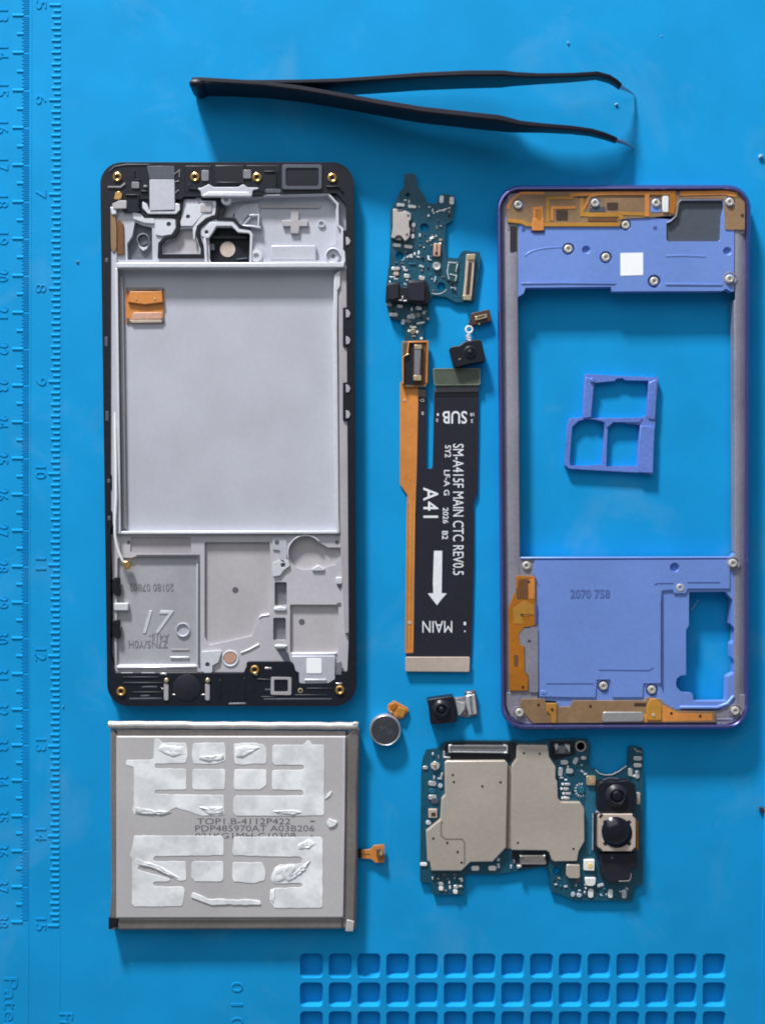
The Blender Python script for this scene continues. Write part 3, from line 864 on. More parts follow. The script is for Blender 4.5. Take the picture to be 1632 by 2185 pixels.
plate('raised_pad', ch, 'cast_bright', fillet(cr(480, 1120, 5.44, [(560, 960), (640, 945), (720, 960), (710, 1000), (570, 1000)]), 3, 2), 2.3, 3.0, bevel=0.25)
plate('raised_pad', ch, 'cast_bright', fillet(cr(480, 1120, 5.44, [(560, 1400), (640, 1390), (740, 1400), (690, 1430), (600, 1430)]), 2, 2), 2.3, 3.0, bevel=0.25)
plate('raised_pad', ch, 'cast_bright', fillet(cr(480, 1120, 5.44, [(1010, 510), (1080, 465), (1160, 510), (1150, 535), (1010, 535)]), 2, 2), 2.4, 3.1, bevel=0.2)
strip('sloped_edge', ch, 'cast_bright', cr(480, 1120, 5.44, [(180, 1490), (280, 1450), (400, 1385)]), 5, 1.6, 2.9, bevel=0.3)
strip('sloped_edge', ch, 'cast_bright', cr(480, 1120, 5.44, [(395, 1085), (430, 1055), (520, 1045)]), 5, 1.6, 2.8, bevel=0.3)
strip('sloped_edge', ch, 'cast_bright', cr(480, 1120, 5.44, [(770, 1500), (1300, 1495)]), 5, 1.6, 2.95, bevel=0.3)
plate('side_tab', ch, 'cast_bright', rect(717, 1232, 730, 1246), 2.4, 3.1, bevel=0.15)
plate('side_slot', ch, 'pocket_grey', [(720, 1248), (728, 1248), (728, 1262), (724, 1258)], 2.5, 2.65, bevel=0)
plate('side_slot', ch, 'pocket_grey', rect(719, 1286, 728, 1294), 2.5, 2.65, bevel=0)
plate('dark_slot', ch, 'dark_grey', cr(480, 1120, 5.44, [(600, 1450), (700, 1440), (740, 1500), (760, 1590), (680, 1570)]), 2.5, 2.66, bevel=0)
for (u, v, r, zz) in ((502.5, 1259, 6.5, 1.68), (644, 1327, 6.5, 1.58), (275, 1157, 3.5, 2.6), (719, 1157, 4, 2.6), (591, 1157, 5, 2.9), (604, 1206, 5, 2.7)):
    plate('screw_hole', ch, 'hole_grey', circ(u, v, r, 14), zz - .3, zz + 0.06, bevel=0)
plate('white_dot', ch, 'cast_bright', rect(243, 1287, 274, 1303), 1.7, 2.95, bevel=0.2)
for yy in (1252, 1343):
    plate('black_clip', ch, 'black_matte', fillet([(236, yy - 8), (246, yy - 20), (256, yy - 20), (257, yy - 9), (254, yy - 3), (257, yy + 5), (257, yy + 17), (252, yy + 22), (240, yy + 12), (236, yy + 2)], 3, 2), 2.4, 3.2, bevel=0.15)
rev('copper_dimple', ch, 'cast_bright', 492, 1405, 2.3, [(18, 0), (18, .5), (15.5, .6), (14, .3), (0.01, .3)], 26)
plate('copper_disc', ch, 'copper', circ(491, 1402, 13, 24), 2.3, 2.72, bevel=0.05)
plate('raised_pad', ch, 'cast_bright', fillet(cr(210, 1120, 5.462, [(1200, 1475), (1260, 1475), (1440, 1465), (1400, 1600), (1330, 1640), (1330, 1720), (1240, 1725), (1205, 1700)]), 3, 2), 2.5, 3.2, holes=[circ(443, 1418, 5, 12)], bevel=0.25)
plate('screw_hole', ch, 'hole_grey', circ(443, 1418, 5, 12), 2.3, 2.7, bevel=0)
# embossed marks in the big pocket
plate('embossed_bar', ch, 'cast_bright', rect(363, 1401, 404, 1405), 1.7, 2.15, bevel=0.15)
plate('embossed_bar', ch, 'cast_dim', rect(366, 1385, 404, 1388), 1.7, 1.95, bevel=0.05)
rev('embossed_ring', ch, 'cast', 391, 1344, 1.74, [(15.5, 0), (14.5, .45), (13, .45), (11.5, .05), (0.01, .05)], 26)
text('embossed_number', ch, 'cast_bright', '17', 305, 1303, 372, 1352, 1.80, 0, h=0.13, bevel=0.05, sh=0.3)
text('printed_code', ch, 'grey_print', '20180 07802', 277, 1245, 371, 1261, 1.86, 180)
text('printed_code', ch, 'grey_print', 'Z7N5/Y0H', 275, 1366, 359, 1382, 1.86, 180)
text('printed_code', ch, 'grey_print', 'A415-', 318, 1352, 361, 1365, 1.86, 180)

# black plastic bottom
plate('bottom_moulding', ch, 'black_plastic', fillet([(236, 1434), (420, 1434), (450, 1440), (525, 1440), (525, 1500), (256, 1500), (240, 1482), (234, 1460)], 4, 2), 2.2, 3.5, bevel=0.25)
plate('bottom_moulding', ch, 'black_plastic', fillet([(526, 1412), (620, 1412), (622, 1438), (640, 1458), (722, 1458), (744, 1436), (756, 1440), (752, 1480), (736, 1500), (526, 1500)], 4, 2), 2.2, 3.4, bevel=0.25)
plate('bottom_moulding', ch, 'black_matte', fillet(rect(596, 1414, 621, 1440), 3, 2), 3.3, 3.6, bevel=0.15)
plate('label_shelf', ch, 'cast', fillet(cr(480, 1120, 5.44, [(770, 1520), (1280, 1520), (1280, 1840), (860, 1850), (860, 1720), (820, 1700)]), 2, 2), 2.2, 3.7, bevel=0.2)
plate('white_label', ch, 'paper', fillet(rect(654, 1405, 686.5, 1437), 3, 3), 3.7, 3.8, bevel=0.03)
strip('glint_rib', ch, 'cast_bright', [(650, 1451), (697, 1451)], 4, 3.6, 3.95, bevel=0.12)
plate('grey_gasket', ch, 'cast_dim', fillet(rot(rect(578, 1445, 622, 1483), 600, 1464, 1), 3, 3), 3.3, 4.1, holes=[fillet(rect(585, 1450, 614.5, 1476), 3, 2)], bevel=0.12)
plate('gasket_inside', ch, 'chip_dark', rect(584, 1449, 616, 1477), 3.3, 3.6, bevel=0)
plate('small_block', ch, 'mid_grey', rect(717, 1412, 729, 1440), 3.2, 3.6, bevel=0.1)
plate('foam_pad', ch, 'cast_dim', fillet(cr(210, 1120, 5.462, [(260, 1720), (410, 1720), (400, 1830), (260, 1820)]), 2, 2), 3.0, 3.65, bevel=0.1)
plate('foam_pad', ch, 'cast_dim', fillet(cr(210, 1120, 5.462, [(500, 1720), (665, 1720), (660, 1840), (500, 1840)]), 2, 2), 3.0, 3.65, bevel=0.1)
ear = plate('round_speaker', ch, 'chip_dark', fillet([(360, 1440), (440, 1440), (440, 1497), (360, 1497)], 8, 3), 3.2, 3.8, bevel=0.2)
rev('speaker_face', ear, 'black_film', 399, 1468, 3.7, [(29, 0), (29, .3), (26, .45), (0.01, .5)], 28)
for u in (355, 443):
    plate('spring_contact', ch, 'cast_dim', fillet(rect(u - 5, 1459, u + 5, 1495), 3, 2), 3.3, 4.2, bevel=0.15)
    plate('contact_tip', ch, 'brass_pale', circ(u, 1452, 5, 12), 3.3, 4.5, bevel=0.2)
for (x0, x1, y) in ((276, 346, 1491), (303, 336, 1466), (300, 320, 1485), (563, 708, 1492), (565, 582, 1472)):
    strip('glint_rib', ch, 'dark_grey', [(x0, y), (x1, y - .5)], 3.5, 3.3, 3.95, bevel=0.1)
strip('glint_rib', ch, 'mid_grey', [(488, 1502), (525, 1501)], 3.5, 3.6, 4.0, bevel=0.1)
for (x0, y0, x1, y1) in ((345, 1468, 349, 1472), (368, 1481, 378, 1484), (430, 1481, 440, 1484), (342, 1436, 356, 1440), (565, 1424, 580, 1428), (716, 1457, 730, 1460), (543, 1438, 550, 1441)):
    plate('solder_dot', ch, 'steel', rect(x0, y0, x1, y1), 3.3, 4.0, bevel=0.08)
plate('through_hole', ch, 'pcb_trace', circ(496, 1475, 10, 18), 3.4, 3.55, bevel=0)
rev('small_boss', ch, 'brass_pale', 641, 1473, 3.2, [(6, 0), (6, .7), (3, .8), (2.5, .5), (0.01, .5)], 14)

for pts in ([(262, 1446), (340, 1446)], [(262, 1458), (352, 1458)], [(470, 1450), (470, 1492)], [(522, 1446), (522, 1494)], [(548, 1450), (590, 1452)], [(556, 1488), (592, 1488)], [(654, 1470), (712, 1470)], [(628, 1484), (700, 1484)], [(282, 1478), (348, 1478)]):
    strip('moulded_rib', ch, 'black_plastic', pts, 5, 3.3, 4.0, bevel=0.2)
for (x0, y0, x1, y1) in ((270, 1450, 330, 1455), (305, 1468, 345, 1474), (476, 1452, 516, 1462), (478, 1486, 515, 1495), (532, 1462, 572, 1482), (662, 1474, 706, 1481)):
    plate('moulded_recess', ch, 'hole_dark', fillet(rect(x0, y0, x1, y1), 2, 2), 3.3, 3.53, bevel=0)
for pts in ([(286, 362), (286, 384), (300, 384)], [(300, 408), (316, 408)], [(404, 392), (404, 402), (424, 404)], [(462, 390), (518, 390)], [(564, 366), (590, 366), (590, 396)], [(696, 398), (724, 398), (732, 410)], [(268, 416), (296, 416), (296, 440)]):
    strip('moulded_rib', ch, 'black_plastic', pts, 4, 3.4, 4.25, bevel=0.15)
# white antenna cable
cab = [(246, 880, 3.2), (247, 930, 3.5), (248, 990, 3.8), (248.5, 1060, 4.2), (246, 1110, 4.3), (246, 1140, 4.3), (249, 1160, 4.2), (254, 1178, 4.1), (261, 1195, 4.0), (266, 1202, 3.8)]
tube('antenna_cable', ch, 'cable_white', cab, 3.1, 10)
plate('cable_plug', ch, 'brass', fillet([(262, 1198), (272, 1197), (279, 1206), (276, 1215), (268, 1215), (263, 1206)], 2, 2), 2.8, 4.2, bevel=0.25)

# ================================================================== MIDFRAME
mf = thing('phone_midframe', 'violet-blue phone midframe with orange antenna films and silver screws', 'phone frame', 1330, 975)
MQ = [(1059, 395), (1601, 394), (1598, 1557), (1068, 1557)]
OP = fillet([(1102, 640), (1104, 632), (1117, 626), (1121, 614), (1303, 612), (1304, 622), (1541, 621), (1548, 616), (1563, 621), (1568, 634), (1565, 648), (1564, 655), (1567, 900), (1568, 1176), (1562, 1188),
             (1108, 1190), (1103, 1183), (1103, 1172), (1106, 1165), (1106, 900), (1104, 660)], 2, 2)
CAMH = fillet(cr(1320, 1170, 5.462, [(815, 510), (1240, 505), (1320, 600), (1300, 880), (1345, 930), (1340, 1080), (1310, 1120), (1310, 1270), (1345, 1300), (1350, 1450), (1265, 1500), (1255, 1785), (870, 1788),
         (855, 1690), (730, 1680), (672, 1620), (662, 1575), (672, 1520), (720, 1480), (780, 1480), (780, 950), (812, 900)]), 3, 3)
def ins4(l, r, t, b_):
    return [(MQ[0][0]+l, MQ[0][1]+t), (MQ[1][0]-r, MQ[1][1]+t), (MQ[2][0]-r, MQ[2][1]-b_), (MQ[3][0]+l, MQ[3][1]-b_)]
def ringloft(name, parent, m, rings, px_of_top=True, seg=9):
    """closed band: rings of (insets, corner radius px, z mm)"""
    vs, fs, n = [], [], None
    for (ii, rad, z) in rings:
        L = fillet(ins4(*ii), rad, seg); n = len(L)
        vs += [P(u, v, z) for u, v in L]
    K = len(rings)
    for i in range(K - 1):
        for k in range(n):
            fs.append((i*n+k, i*n+(k+1) % n, (i+1)*n+(k+1) % n, (i+1)*n+k))
    me = mk(vs, fs, name)
    bm = bmesh.new(); bm.from_mesh(me); bmesh.ops.recalc_face_normals(bm, faces=bm.faces); bm.to_mesh(me); bm.free()
    return link(name, me, parent, m)
ringloft('outer_rim', mf, 'violet_rim', [((11, 12, 12, 12), 40, 3.0), ((9, 10, 11, 11), 41, 4.9), ((8, 8, 9, 9), 42, 5.45), ((6, 6, 7, 7), 44, 5.65), ((3.5, 4, 4, 4), 46, 5.5),
    ((1, 1, 1, 1), 49, 4.7), ((0, 0, 0, 0), 50, 3.4), ((3, 2, 2, 2), 49, 1.6), ((8, 8, 8, 8), 46, 0.2)])
ringloft('side_rail', mf, 'rail_grey', [((8, 8, 8, 8), 43, 0.6), ((9, 9, 10, 10), 41, 3.5), ((12, 11, 13, 12), 39, 3.75), ((26, 20, 18, 17), 30, 4.35), ((41, 30, 24, 22), 16, 4.62), ((43, 33, 27, 24), 14, 4.5), ((44, 34, 28, 25), 14, 0.9), ((10, 10, 10, 10), 42, 0.5)])
railo = fillet(inset(MQ, 14, 12), 38, 8)
RAIL_IN = OP
for cpts in ([(1078, 1478), (1146, 1478), (1146, 1545), (1118, 1545), (1090, 1528), (1078, 1505)], [(1536, 1514), (1566, 1500), (1566, 1482), (1590, 1482), (1588, 1515), (1572, 1538), (1548, 1546), (1526, 1546), (1526, 1518)], [(1100, 1192), (1146, 1192), (1148, 1492), (1100, 1492)],
             [(1545, 412), (1575, 412), (1590, 440), (1588, 500), (1545, 500)], [(1082, 412), (1115, 412), (1115, 492), (1082, 492)]):
    plate('corner_pad', mf, 'rail_grey', fillet(cpts, 4, 3), 1.2, 4.42, bevel=0.12)
plate('side_rail', mf, 'rail_grey', [(1140, 1500), (1420, 1500), (1440, 1516), (1530, 1516), (1530, 1542), (1140, 1542)], 1.2, 4.3, bevel=0.1)
# thin inner edge of the rails down to the mat, left and right of the opening
for pts in ([(1100, 640), (1103, 900), (1103, 1176)],):
    strip('rail_inner_edge', mf, 'rail_grey', pts, 9, 1.0, 4.4, bevel=0.15)
strip('rail_inner_edge', mf, 'rail_grey', [(1570, 640), (1571, 900), (1572, 1178)], 9, 1.0, 4.4, bevel=0.15)

screws = [(1105, 437), (1269, 433), (1399, 433), (1556, 431), (1334, 480), (1212, 531), (1292, 549), (1395, 600), (1556, 595), (1123, 1207), (1563, 1202), (1450, 1254), (1287, 1464), (1390, 1472), (1108, 1521), (1568, 1517)]
# upper plate
wing = fillet(cr(1320, 390, 5.63, [(755, 215), (1240, 215), (1252, 300), (1225, 420), (1215, 680), (1195, 705), (590, 705), (570, 680), (570, 490), (690, 400), (708, 250)]), 2, 3)
UP = [(1107, 476), (1112, 414), (1330, 412), (1388, 412), (1420, 412), (1440, 412), (1560, 414), (1566, 500), (1565, 622), (1558, 622), (1548, 616), (1541, 621), (1304, 622), (1303, 612), (1121, 614), (1117, 626), (1104, 634)]
rc = lambda u, v, r=13: circ(u, v, r, 20)
plate('top_cover', mf, 'violet', UP, 2.2, 4.7, holes=[wing, rc(1212, 531), rc(1292, 549), rc(1395, 600, 14), rc(1334, 480, 12), circ(1250, 533, 9, 16), circ(1551, 536, 9, 16)], bevel=0.16)
plate('recess_floor', mf, 'window_grey', [(p[0], p[1]) for p in wing], 2.2, 4.1, bevel=0)
plate('recess_floor', mf, 'violet_low', rect(1120, 500, 1420, 612), 2.3, 3.7, bevel=0)
plate('recess_floor', mf, 'violet_low', [(1322, 468), (1346, 468), (1346, 494), (1322, 494)], 3.0, 3.7, bevel=0)
plate('recess_floor', mf, 'violet_low', rect(1530, 522, 1562, 612), 2.3, 3.7, bevel=0)
strip('recess_edge', mf, 'rail_grey', cr(1320, 390, 5.63, [(575, 480), (620, 462), (690, 395), (705, 245), (750, 208), (1240, 205)]), 2.6, 4.6, 4.95, bevel=0.1)
plate('cover_lug', mf, 'violet', [(1378, 450), (1442, 450), (1440, 460), (1424, 473), (1378, 473)], 3.0, 4.66, bevel=0)
plate('side_rail', mf, 'rail_grey', [(1097, 490), (1113, 490), (1113, 612), (1106, 628), (1097, 628)], 1.0, 4.3, bevel=0)
plate('side_rail', mf, 'rail_grey', [(1558, 498), (1574, 498), (1574, 618), (1558, 618)], 1.0, 4.3, bevel=0)
# raised / sunk lines
strip('stiffening_rib', mf, 'violet_low', [(1112, 599), (1310, 600)], 2.2, 4.66, 4.74, bevel=0.02)
strip('stiffening_rib', mf, 'violet', [(1112, 604), (1200, 603), (1313, 604)], 5, 4.6, 4.85, bevel=0.1)
strip('stiffening_rib', mf, 'violet', [(1420, 606), (1540, 607)], 5, 4.6, 4.85, bevel=0.1)
strip('stiffening_rib', mf, 'violet', bez((1120, 546), (1132, 528), (1200, 527), 6), 3, 4.6, 4.82, bevel=0.08)
strip('stiffening_rib', mf, 'violet', [(1420, 546), (1460, 545), (1505, 547)], 4, 4.6, 4.82, bevel=0.08)
plate('white_label', mf, 'paper', [(1323, 540), (1371.5, 539), (1371.5, 587), (1323, 588.5)], 4.69, 4.78, bevel=0.02)
plate('dark_slot', mf, 'hole_dark', fillet(rect(1088, 483, 1102, 536), 2, 2), 4.4, 4.66, bevel=0)
plate('dark_slot', mf, 'groove_blue', circ(1116.5, 490.5, 5, 10), 4.4, 4.73, bevel=0)
plate('dark_slot', mf, 'groove_blue', fillet(rect(1131, 488, 1162, 498), 3, 2), 4.4, 4.73, bevel=0)
plate('small_dimple', mf, 'groove_blue', circ(1397, 487, 4.5, 10), 4.4, 4.72, bevel=0)
# top antenna films
film = fillet([(1081, 446), (1086, 432), (1099, 415), (1116, 409), (1180, 409), (1445, 408), (1450, 424), (1444, 458), (1386, 464), (1345, 466), (1328, 468), (1322, 483), (1135, 484), (1110, 477), (1083, 475)], 3, 3)
scr = lambda u, v: circ(u, v, 12, 18)
fl = plate('antenna_film', mf, 'kapton_brown', film, 4.5, 4.95, holes=[scr(1105, 437), scr(1269, 433), scr(1399, 433)], bevel=0.06)
fr = fillet([(1446, 408), (1560, 407), (1580, 414), (1588, 430), (1588, 490), (1546, 490), (1546, 462), (1542, 424), (1452, 424)], 3, 3)
plate('antenna_film', mf, 'kapton_brown', fr, 4.5, 4.9, holes=[scr(1556, 431)], bevel=0.06)
o1 = cr(1050, 390, 5.828, [(200, 490), (385, 500), (400, 510), (500, 470), (520, 300), (620, 290), (660, 170), (1020, 165), (1040, 200)])
for pts, w, mm_ in (([(1083, 470), (1112, 473), (1124, 479), (1322, 479)], 8, 'kapton_yellow'),
                (cr(1050, 390, 5.828, [(690, 490), (690, 190), (1010, 185)]), 7, 'kapton_yellow'),
                (cr(1050, 390, 5.828, [(740, 470), (745, 310), (1035, 305)]), 6, 'kapton'),
                (cr(1050, 390, 5.828, [(520, 500), (525, 320), (610, 310), (612, 480)]), 6, 'kapton'),
                (cr(1050, 390, 5.828, [(1110, 190), (1115, 395), (1150, 395), (1540, 395), (1610, 395)]), 8, 'kapton_yellow'),
                (cr(1050, 390, 5.828, [(1130, 330), (1175, 250), (1215, 165), (1345, 135)]), 5, 'kapton'),
                ([(1215, 416), (1300, 412), (1380, 412), (1440, 411)], 7, 'kapton'),
                ([(1380, 415), (1380, 462)], 9, 'kapton'),
                ([(1434, 414), (1436, 440), (1430, 455)], 12, 'kapton_orange'),
                ([(1252, 458), (1322, 458), (1326, 468)], 9, 'kapton_yellow'),
                (bez((1083, 446), (1086, 425), (1112, 412), 6) + [(1160, 412)], 5, 'kapton'),
                ([(1450, 413), (1545, 411), (1572, 416)], 9, 'kapton'),
                ([(1318, 455), (1385, 457)], 7, 'kapton_yellow')):
    strip('film_track', mf, mm_, pts, w, 4.93, 5.05, bevel=0.02)
plate('film_tab', mf, 'kapton', fillet([(1136, 466), (1160, 466), (1160, 492), (1134, 492)], 2, 2), 4.7, 5.2, bevel=0.1)
plate('film_tab', mf, 'kapton_orange', fillet(rect(1146, 448, 1154, 470), 1, 2), 4.9, 5.2, bevel=0.05)
plate('film_patch', mf, 'brown', fillet(rect(1186, 448, 1211, 470), 2, 2), 4.9, 5.03, bevel=0.02)
plate('film_patch', mf, 'brown', fillet(rect(1232, 414, 1250, 422), 1, 2), 4.9, 5.08, bevel=0.02)
plate('film_patch', mf, 'brown', fillet(rect(1294, 432, 1318, 448), 3, 2), 4.9, 5.02, bevel=0.02)
plate('film_patch', mf, 'kapton_dark', rect(1254, 465, 1316, 472), 4.9, 5.07, bevel=0.02)
plate('film_patch', mf, 'window_grey', fillet([(1258, 444), (1290, 440), (1292, 452), (1256, 452)], 1, 2), 4.9, 5.02, bevel=0.02)
plate('silver_bar', mf, 'white_ceramic', fillet(rect(1413, 418, 1426, 453), 3, 2), 4.8, 5.3, bevel=0.15)
plate('recess_floor', mf, 'violet', fillet(rect(1388, 440, 1410, 453), 2, 2), 4.6, 5.02, bevel=0.05)

# lower plate
LP = [(1104, 1183), (1108, 1190), (1562, 1188), (1568, 1180), (1566, 1240), (1566, 1500), (1548, 1512), (1440, 1514), (1412, 1498), (1220, 1497), (1214, 1508), (1190, 1508), (1186, 1496), (1150, 1494), (1146, 1340), (1143, 1230), (1104, 1218)]
CAMR = fillet([(1411, 1262), (1566, 1262), (1570, 1300), (1570, 1512), (1470, 1512), (1430, 1508), (1416, 1490), (1411, 1470)], 4, 3)
lp_holes = [rc(1123, 1207, 14), rc(1450, 1254, 13), rc(1287, 1464, 13), rc(1390, 1472, 13), circ(1438.5, 1211, 10, 18), CAMH]
plate('bottom_cover', mf, 'violet', LP, 1.2, 4.35, holes=[circ(1123, 1207, 13, 20), circ(1450, 1254, 13, 20), circ(1287, 1464, 13, 20), circ(1390, 1472, 13, 20), circ(1438.5, 1211, 9, 18), CAMH], bevel=0.16)
plate('recess_floor', mf, 'violet_low', [(1112, 1196), (1460, 1196), (1460, 1262), (1405, 1266), (1405, 1488), (1230, 1488), (1230, 1300), (1112, 1222)], 1.3, 3.5, bevel=0)
# raised upper layer left of the camera recess
LP2 = [(1146, 1196), (1556, 1194), (1556, 1256), (1466, 1256), (1462, 1266), (1437, 1266), (1434, 1258), (1411, 1260), (1409, 1290), (1409, 1458), (1372, 1458), (1370, 1488), (1306, 1488), (1302, 1450), (1272, 1450), (1270, 1488), (1226, 1488), (1150, 1486), (1150, 1250), (1138, 1224), (1140, 1196)]
plate('bottom_cover_step', mf, 'violet', fillet(LP2, 2, 2), 4.2, 4.75, holes=[circ(1438.5, 1211, 10, 18)], bevel=0.12)
for pts in ([(1277, 1430), (1384, 1431), (1393, 1425)], [(1166, 1459), (1266, 1459)], [(1396, 1248), (1402, 1245), (1436, 1245)], [(1466, 1243), (1535, 1243)], [(1412, 1262), (1412, 1470)]):
    strip('pressed_line', mf, 'groove_blue', pts, 2.2, 4.73, 4.79, bevel=0.0)
strip('bright_edge', mf, 'violet', [(1110, 1191), (1560, 1190)], 5, 3.8, 4.9, bevel=0.25)
strip('camera_lip', mf, 'violet', [(1450, 1510), (1530, 1510), (1552, 1502), (1566, 1485)], 7, 3.4, 4.9, bevel=0.3)
rev('dimple', mf, 'violet_low', 1438.5, 1213, 3.75, [(9.8, .95), (8.6, .7), (5.5, .1), (0.01, 0)], 18, center_px=0.9, cap=False)
rev('dimple', mf, 'violet_low', 1250, 533, 3.8, [(8.8, .88), (8, .7), (4.5, .1), (0.01, 0)], 18, center_px=0.8, cap=False)
rev('dimple', mf, 'violet_low', 1551, 536, 3.8, [(8.8, .88), (8, .7), (4.5, .1), (0.01, 0)], 18, center_px=0.8, cap=False)
for (u, v) in ((1298, 1387), (1382, 1366)):
    plate('small_dimple', mf, 'groove_blue', circ(u, v, 4.5, 10, ry=5.5), 4.5, 4.78, bevel=0)
text('printed_code', mf, 'blue_print', '2070 758', 1216, 1258, 1301, 1277, 4.84, 0, bold=0.02)
plate('small_dimple', mf, 'violet_low', fillet(rect(1154, 1459, 1167, 1470), 4, 2), 4.5, 4.79, bevel=0.02)
plate('violet_notch', mf, 'violet', fillet(rect(1154, 1473, 1166, 1481), 3, 2), 4.5, 4.9, bevel=0.1)

# left orange antenna
lf = fillet(cr(1050, 1170, 5.464, [(275, 320), (500, 330), (500, 900), (370, 920), (310, 1000), (320, 1120), (370, 1150), (380, 1440), (420, 1500), (415, 1660), (200, 1660), (190, 700), (240, 560), (275, 500)]), 2, 2)
plate('antenna_film', mf, 'kapton_orange', lf, 4.4, 4.95, bevel=0.06)
plate('film_patch', mf, 'kapton_dark', cr(1050, 1170, 5.464, [(300, 360), (415, 350), (415, 590), (285, 590), (280, 480), (300, 440)]), 4.9, 5.0, bevel=0.02)
plate('film_patch', mf, 'kapton', cr(1050, 1170, 5.464, [(420, 370), (490, 345), (490, 590), (425, 590)]), 4.9, 5.0, bevel=0.02)
plate('film_patch', mf, 'kapton_yellow', cr(1050, 1170, 5.464, [(380, 610), (480, 660), (490, 780), (350, 790), (360, 880), (250, 880), (240, 700)]), 4.9, 5.0, bevel=0.02)
plate('film_patch', mf, 'kapton_dark', fillet(rect(1096, 1397, 1105, 1422), 3, 2), 4.9, 4.99, bevel=0.02)
strip('film_track', mf, 'kapton_dark', [(1112, 1311), (1136, 1311)], 1.4, 4.93, 5.02, bevel=0)
strip('dark_slot', mf, 'groove_blue', cr(1050, 1170, 5.464, [(480, 630), (505, 640), (512, 700), (508, 860), (480, 905)]), 4.5, 4.6, 4.85, bevel=0.05)
for (x, y) in ((342, 775), (425, 388), (355, 1615)):
    plate('pin_hole', mf, 'hole_dark', circ(1050 + x/5.464, 1170 + y/5.464, 2.6, 8), 4.9, 5.06, bevel=0)
plate('silver_tab', mf, 'rail_grey', fillet(cr(1050, 1170, 5.464, [(370, 930), (410, 910), (530, 915), (535, 1680), (430, 1680), (425, 1490), (385, 1440), (380, 1150), (310, 1120), (300, 990)]), 3, 2), 4.2, 4.8, holes=[circ(1129, 1369, 4, 10)], bevel=0.15)
# bottom antenna
bf = fillet([(1109, 1503), (1114, 1492), (1162, 1491), (1164, 1500), (1190, 1500), (1192, 1509), (1216, 1508), (1222, 1495), (1376, 1495), (1378, 1488), (1410, 1492), (1418, 1505), (1445, 1517), (1526, 1519), (1526, 1541), (1137, 1543), (1118, 1522)], 2, 2)
plate('antenna_film', mf, 'kapton_brown', bf, 4.4, 4.9, bevel=0.06)
plate('film_patch', mf, 'kapton', [(1412, 1504), (1445, 1521), (1519, 1523), (1519, 1537), (1374, 1540), (1372, 1524), (1410, 1520)], 4.88, 4.98, bevel=0.02)
plate('film_patch', mf, 'brown', fillet(rect(1352, 1500, 1378, 1508), 1, 2), 4.88, 4.97, bevel=0.02)
plate('film_patch', mf, 'copper', [(1136, 1512), (1172, 1520), (1172, 1541), (1140, 1541)], 4.88, 4.95, bevel=0.02)
plate('film_tab', mf, 'kapton_yellow', fillet([(1166, 1501), (1187, 1501), (1187, 1543), (1176, 1543), (1174, 1525), (1166, 1518)], 2, 2), 4.85, 5.25, bevel=0.1)
plate('film_tab', mf, 'kapton_yellow', fillet([(1384, 1497), (1389, 1491), (1399, 1491), (1411, 1505), (1411, 1537), (1379, 1537), (1379, 1512)], 3, 2), 4.85, 5.3, bevel=0.12)
plate('brushed_bar', mf, 'steel', fillet([(1286, 1519), (1372, 1519), (1374, 1540), (1284, 1541)], 5, 3), 4.85, 5.3, bevel=0.2)
for (u, v) in ((1148.5, 1504), (1259, 1507), (1177.5, 1514), (1431.5, 1522), (1493, 1528), (1583, 459)):
    plate('pin_hole', mf, 'hole_dark', circ(u, v, 3, 8), 4.85, 5.32 if u == 1177.5 else 5.02, bevel=0)
plate('solder_dot', mf, 'beige', circ(1394, 1526, 3.5, 10), 5.2, 5.4, bevel=0.05)
# screws: head with a cross slot
def screw_src():
    bm = bmesh.new()
    n = 20
    rings = []
    for (r, h) in ((9.3, 0), (9.3, .45), (8.3, .75), (5.5, .88)):
        rings.append([bm.verts.new((W(r)*math.cos(2*math.pi*k/n), W(r)*math.sin(2*math.pi*k/n), h*MM)) for k in range(n)])
    for A, B in zip(rings, rings[1:]):
        for k in range(n):
            bm.faces.new((A[k], A[(k+1) % n], B[(k+1) % n], B[k]))
    # cross recess: alternate ring of 8 inner verts dipping
    inner = []
    for k in range(n):
        a = 2*math.pi*k/n
        q = abs(math.cos(2*a))
        inner.append(bm.verts.new((W(2.0 + 2.6*q)*math.cos(a), W(2.0 + 2.6*q)*math.sin(a), .80*MM)))
    bot = []
    for k in range(n):
        a = 2*math.pi*k/n
        q = abs(math.cos(2*a))
        bot.append(bm.verts.new((W(.8 + 2.2*q)*math.cos(a), W(.8 + 2.2*q)*math.sin(a), .30*MM)))
    for A, B in ((rings[-1], inner), (inner, bot)):
        for k in range(n):
            bm.faces.new((A[k], A[(k+1) % n], B[(k+1) % n], B[k]))
    bm.faces.new(bot)
    bmesh.ops.recalc_face_normals(bm, faces=bm.faces)
    me = bpy.data.meshes.new('screw'); bm.to_mesh(me); bm.free()
    me.materials.append(MATS['screw_nickel'])
    me.shade_smooth(); me.set_sharp_from_angle(angle=math.radians(40))
    return me
mat('screw_nickel', (0.66, 0.64, 0.60), rough=0.36, metal=0.45, var=0.2, bump=0.8, bscale=4000)
sm = screw_src()
for i, (u, v) in enumerate(screws):
    zz = 4.1
    if (u, v) in ((1556, 431), (1105, 437), (1269, 433), (1399, 433), (1563, 1202), (1568, 1517), (1108, 1521), (1556, 595)): zz = 4.65
    o = bpy.data.objects.new('screw', sm); COL.objects.link(o)
    o.location = P(u, v, zz + .6) - origin(mf); o.location.z = zz * MM
    o.rotation_euler = (0, 0, random.random() * 3)
    o.parent = mf
for (u, v) in ((1563, 1202), (1568, 1517), (1108, 1521), (1556, 595)):
    rev('countersink', mf, 'rail_grey', u, v, 4.45, [(15, 0), (15, .35), (13, .4), (12, .1), (0.01, .1)], 22)

